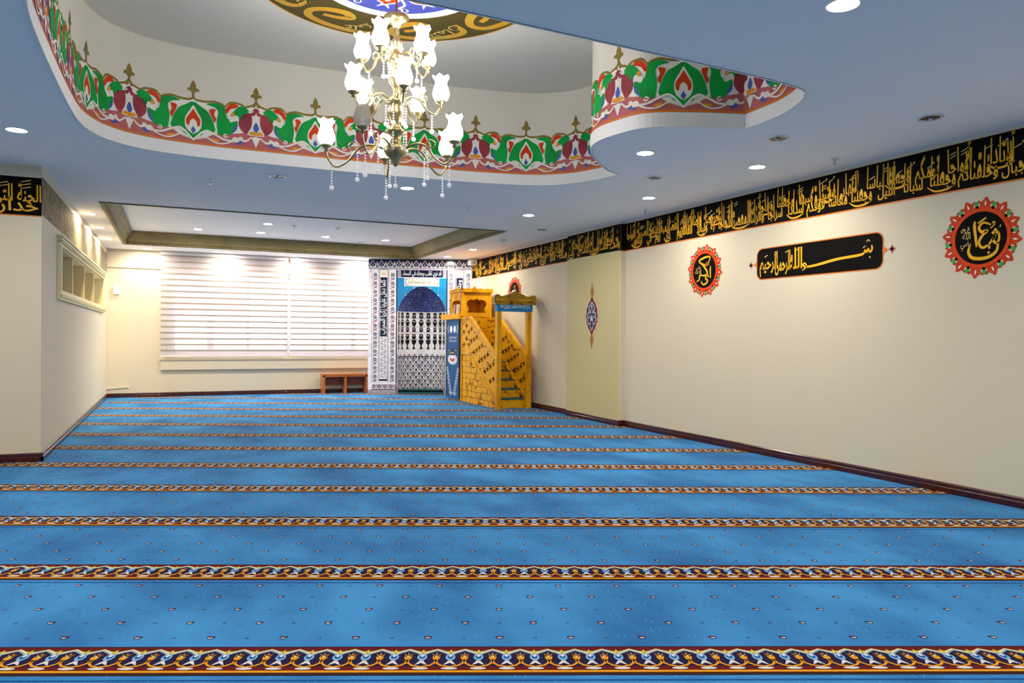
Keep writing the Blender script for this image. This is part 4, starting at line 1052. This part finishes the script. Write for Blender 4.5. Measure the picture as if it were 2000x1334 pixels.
Mesh().box((5.325, 12.415, 1.925), (6.145, 12.585, 1.955), 'crown_wood').build('crown_moulding', cw)
Mesh().box((5.322, 12.42, 2.0), (6.148, 12.43, 2.025), 'gold_plain').build('crown_bead', cw)
# tower with the kiosk
KY0, KY1, KZ0, KZ1 = 14.34, 15.06, 1.735, 2.25
Mesh().box((XL+.012, KY0+.01, 0), (XR, KY1, KZ0), 'gold_wood').build('tower_body', mb)
Mesh().box((XL-.01, KY0-.02, 0), (XL+.035, KY0+.03, KZ1), 'gold_plain').build('tower_post', mb)
Mesh().box((XR-.035, KY0-.01, 1.0), (XR+.005, KY0+.03, KZ1), 'gold_plain').build('tower_post', mb)
Mesh().box((XL-.005, KY1-.04, KZ0), (XL+.035, KY1, KZ1), 'gold_plain').build('tower_post', mb)
def ogee(c, w, z0, z1):
    H_ = z1-z0; h_ = [(0, 0), (1, 0), (.84, .14), (.80, .30), (.90, .48), (1, .62), (.97, .80), (.80, .95), (.52, 1.0), (.25, .97), (.10, 1.03), (0, 1.08)]
    return [(c+a*w, z0+b*H_) for a, b in h_]+[(c-a*w, z0+b*H_) for a, b in h_[-2:0:-1]]
cf = (XL+XR)/2
Mesh().prism([[(XL+.035, KZ0), (XR-.035, KZ0), (XR-.035, KZ1), (XL+.035, KZ1)], ogee(cf, .222, 1.825, 2.095)], on_face(KY0+.005), -.02, 0, 'gold_plain', 'gold_wood').build('kiosk_front', mb)
Mesh().prism([[(KY0+.03, KZ0), (KY1-.04, KZ0), (KY1-.04, KZ1), (KY0+.03, KZ1)], ogee((KY0+KY1)/2, .25, 1.83, 2.08)], side(XL+.005, 1), 0, .02, 'gold_plain', 'gold_wood').build('kiosk_side', mb)
Mesh().box((XR-.02, KY0+.03, KZ0), (XR, KY1, KZ1), 'gold_wood').box((XL+.03, KY1-.02, KZ0), (XR, KY1, KZ1), 'gold_wood').box((XL+.03, KY0+.03, KZ0), (XR-.02, KY1-.02, KZ0+.02), 'gold_wood').box((XL+.03, KY0+.03, KZ1-.02), (XR-.02, KY1-.02, KZ1), 'gold_wood').build('kiosk_lining', mb)
Mesh().box((XL-.02, KY0-.03, KZ1), (XR+.03, KY1+.02, KZ1+.05), 'gold_plain').build('kiosk_cornice', mb)
sp_ = lambda a, b, k: [(a+(b-a)*i/(2*k), 2.30+(.035 if i % 2 == 0 else .012)+(.045 if i == k-k % 2 else 0)) for i in range(2*k+1)]
Mesh().prism([[(XL-.02, 2.295)]+sp_(XL-.02, XR+.03, 5)+[(XR+.03, 2.295)]], on_face(KY0-.03), -.02, 0, 'gold_plain').build('spiked_crest', mb)
Mesh().prism([[(KY0-.03, 2.295)]+sp_(KY0-.03, KY1+.02, 5)+[(KY1+.02, 2.295)]], side(XL-.02, 1), 0, .02, 'gold_plain').build('spiked_crest', mb)
Mesh().box((XL-.085, KY0-.04, 1.69), (XL+.012, 15.42, 1.795), 'gold_wood').build('ledge', mb)
# plates on the ledge
for yy, rx, mt_, lb in ((14.46, .22, 'page_white', 'pale book leaning in the pulpit kiosk opening'), (14.60, .10, 'book_tan', 'tan book standing behind the pale book on the pulpit ledge')):
    bk = thing('book', (XL-.035, yy, 1.795), lb, 'book')
    c_, s_ = math.cos(rx), math.sin(rx)
    def bookfn(y0, y1, z0, z1, x0, x1, m): 
        M = Mesh().box((x0, y0, z0), (x1, y1, z1), m); M.v = [(x, yy+(y*c_-z*s_), 1.797+(y*s_+z*c_)) for x, y, z in M.v]; return M
    bookfn(0, .035, 0, .19, XL-.075, XL-.012, mt_).build('cover', bk); bookfn(.005, .030, .004, .186, XL-.078, XL-.074, 'white_paint').build('pages', bk)

# blue poster on the flank of the tower
po = thing('blue_poster', (XL-.02, 14.8, .02), 'tall blue printed panel with white ornament on the flank of the pulpit', 'poster')
Mesh().box((XL-.028, 14.45, .03), (XL-.008, 15.18, 1.685), 'banner_blue').build('panel', po)
Mesh().box((XL-.03, 14.44, .006), (XL-.004, 15.19, .03), 'chrome').build('foot_rail', po)
fn = lambda u, v, h: (XL-.028-h, 14.815-u, v)
f = Flat()
for u in (-.10, .12): f.disc((u, 1.48), .075, 'sign_white', 0, 16)
for s_ in (-1, 1): f.stroke([(s_*.26, 1.56), (s_*.31, 1.50), (s_*.26, 1.44), (s_*.30, 1.40)], .02, 'sign_white', 0, 3)
f.build('white_ovals', fn, po)
f = Flat(); rnd = random.Random(2)
for z, n_ in ((1.30, 7), (1.23, 6), (1.03, 8)):
    for k in range(n_):
        u = -.2+.4*k/(n_-1); d = .05 if z > 1.1 else .012
        f.stroke([(u-.02, z-d*.4), (u, z+d*rnd.uniform(.2, .7)), (u+.03, z+d*rnd.uniform(-.4, .3))], .012, 'sign_white', 0)
f.build('white_script', fn, po)
f = Flat().disc((.0, .845), .285, 'sign_white', 0, 28, .112).disc((0, .845), .245, 'med_blue', 1, 28, .096).disc((0, .845), .225, 'sign_white', 2, 28, .088)
f.poly(smooth2([(-.15, .87), (-.12, .81), (0, .79), (.12, .81), (.15, .87), (.06, .865), (0, .85), (-.06, .865)], 3, True), 'terra', 3)
f.poly([(-.15, 1.0), (-.12, 1.06), (.12, 1.06), (.15, 1.0), (.13, .93), (-.13, .93)], 'niche_black', 3).rect((-.13, .965), (.13, .995), 'tan', 4)
for k in range(4): f.poly([(-.14+k*.08, .87), (-.10+k*.08, .935), (-.06+k*.08, .87)], 'sign_white', 4)
f.build('round_emblem', fn, po)
f = Flat(); rnd = random.Random(9)
for s_ in (-1, 1):
    for k in range(9):
        z = .10+k*.065; u = s_*(.10+k*.028)
        f.stroke([(u-.05, z), (u, z+.05), (u+.05, z+.01), (u+.02*s_, z-.03)], .016, 'sign_white', 0, 3)
for k in range(7): f.stroke([(-.2+k*.066, .10), (-.18+k*.066, .16), (-.15+k*.066, .11)], .014, 'sign_white', 0)
f.build('foot_ornament', fn, po)

t = thing('wall_speaker', (6.12, 15.62, 2.93), 'small white box high on the wall where frieze meets tiled niche', 'device')
Mesh().box((6.03, 15.50, 2.93), (6.19, 15.66, 3.04), 'plastic_white').build('casing', t); Mesh().box((6.08, 15.495, 2.955), (6.14, 15.50, 3.015), 'metal_ring').build('grille', t)

# ================================================================== CHANDELIER
lat = Vector((math.cos(YAW), -math.sin(YAW), 0)); dep = Vector((math.sin(YAW), math.cos(YAW), 0))
CC = Vector((MC[0]-.02, MC[1], 0))
ch = thing('chandelier', (CC.x, CC.y, 2.72), 'three-tier brass chandelier with lit white tulip glass shades and crystal strings', 'chandelier')
Mesh().tube([(CC.x, CC.y, UZ), (CC.x, CC.y, 3.80)], .009, 'copper', 8).build('rod', ch)
Mesh().lathe([(.001, UZ), (.07, UZ), (.06, UZ-.03), (.015, UZ-.06), (.001, UZ-.06)], (CC.x, CC.y, 0), 'brass', 16).build('ceiling_cup', ch, True)
Mesh().lathe([(.012, 3.86), (.03, 3.845), (.09, 3.85), (.10, 3.835), (.07, 3.80), (.035, 3.785), (.03, 3.76), (.018, 3.75)], (CC.x, CC.y, 0), 'brass', 20).build('crown_dish', ch, True)
cp = [(.018, 3.76), (.025, 3.72), (.016, 3.69), (.035, 3.66), (.045, 3.63), (.02, 3.60), (.03, 3.57), (.06, 3.54), (.075, 3.50), (.055, 3.47), (.025, 3.45), (.03, 3.41), (.055, 3.37), (.06, 3.33), (.03, 3.29), (.02, 3.26), (.035, 3.22), (.075, 3.19), (.085, 3.165), (.05, 3.15)]
Mesh().lathe(cp, (CC.x, CC.y, 0), 'brass', 20).build('upper_column', ch, True)
cp = [(.05, 3.15), (.06, 3.11), (.07, 3.07), (.05, 3.03), (.04, 3.0), (.05, 2.965), (.085, 2.95), (.09, 2.935), (.05, 2.92), (.04, 2.89), (.05, 2.85), (.085, 2.82), (.095, 2.79), (.075, 2.755), (.045, 2.735), (.03, 2.70), (.012, 2.675), (.001, 2.67)]
Mesh().lathe(cp, (CC.x, CC.y, 0), 'brass', 20).build('lower_column', ch, True)
def shade_mesh(c, m):
    P = [(.022, 0), (.045, .012), (.064, .045), (.067, .075), (.057, .11), (.046, .140), (.047, .165), (.058, .188), (.066, .196)]
    M = Mesh(); n_ = 24; vs = []
    for i in range(n_):
        a = 2*math.pi*i/n_
        for k, (r, z) in enumerate(P):
            rr = r*(1+(.07*math.cos(6*a) if k >= 7 else 0)); vs.append((c[0]+rr*math.cos(a), c[1]+rr*math.sin(a), c[2]+z+(.010*math.cos(6*a) if k == 8 else 0)))
    L = len(P); M.add(vs, [(i*L+q, ((i+1) % n_)*L+q, ((i+1) % n_)*L+q+1, i*L+q+1) for i in range(n_) for q in range(L-1)], m)
    return M
def beads(top, nb, drop=True):
    M = Mesh()
    for k in range(nb): M.lathe([(.0005, -.010), (.009, 0), (.0005, .010)], (top.x, top.y, top.z-.012-k*.022), 'crystal', 6)
    if drop: M.ball((top.x, top.y, top.z-.022-nb*.022), .019, 'crystal', 8)
    return M
tiers = [(2.79, 2.83, [(.47, -.12), (.37, .34), (-.16, .46), (-.55, .02), (-.16, -.50)]),
         (3.17, 3.18, [(-.29, -.20), (.11, -.33), (.35, .03), (-.27, .14), (.13, .33)]),
         (3.50, 3.50, [(-.27, .02), (-.08, -.25), (.22, -.13), (.23, .16), (-.05, .27)])]
for ti, (zc_, zs_, lamps) in enumerate(tiers):
    for li, (a, d) in enumerate(lamps):
        off = lat*a+dep*d; r = off.length; un = off/r
        def at(f_, z): p = CC+un*(r*f_); return Vector((p.x, p.y, z))
        dz = .12 if ti == 0 else .08
        path = smooth2([tuple(at(.10, zc_)), tuple(at(.32, zc_+.05)), tuple(at(.52, zc_+.03)), tuple(at(.68, zc_-dz*.6)), tuple(at(.86, zc_-dz)), tuple(at(.98, zc_-dz*.4)), tuple(at(1, zs_-.025))], 4)
        arm = Mesh().tube(path, [.010]*(len(path)//2)+[.008]*(len(path)-len(path)//2), 'brass', 8)
        cur = smooth2([tuple(at(.50, zc_+.035)), tuple(at(.58, zc_+.075)), tuple(at(.68, zc_+.05)), tuple(at(.64, zc_+.01)), tuple(at(.57, zc_+.03))], 3)
        arm.tube(cur, .006, 'brass', 6)
        arm = arm.build('arm', ch, True)
        tp = at(1, zs_)
        Mesh().lathe([(.001, -.04), (.02, -.035), (.012, -.015), (.04, .0), (.046, .012), (.03, .014), (.018, .004)], tp, 'brass', 16).build('cup', arm, True)
        off_ = ti == 0 and li == 4
        sh = shade_mesh((tp.x, tp.y, tp.z+.008), 'frosted_off' if off_ else 'lamp_shade').build('glass_shade', arm, True)
        if off_: sh['label'] = 'unlit frosted glass shade'
        if ti == 0:
            for f_, nb in ((.55, 9), (.92, 7)): beads(at(f_, zc_-dz*.9 if f_ > .6 else zc_), nb, True).build('crystal_string', arm)
        else: beads(at(.80, zc_-dz), 5 if ti == 1 else 4, True).build('crystal_string', arm)
for z, r, nb in ((3.15, .08, 6), (2.93, .085, 5), (3.48, .06, 4)):
    for k in range(6):
        a = 2*math.pi*k/6; beads(Vector((CC.x+r*math.cos(a), CC.y+r*math.sin(a), z)), nb, True).build('crystal_string', ch)
beads(Vector((CC.x, CC.y, 2.675)), 6, True).build('crystal_string', ch)

bpy.data.objects.remove(_fo); bpy.data.curves.remove(_fc)
bpy.context.view_layer.update()
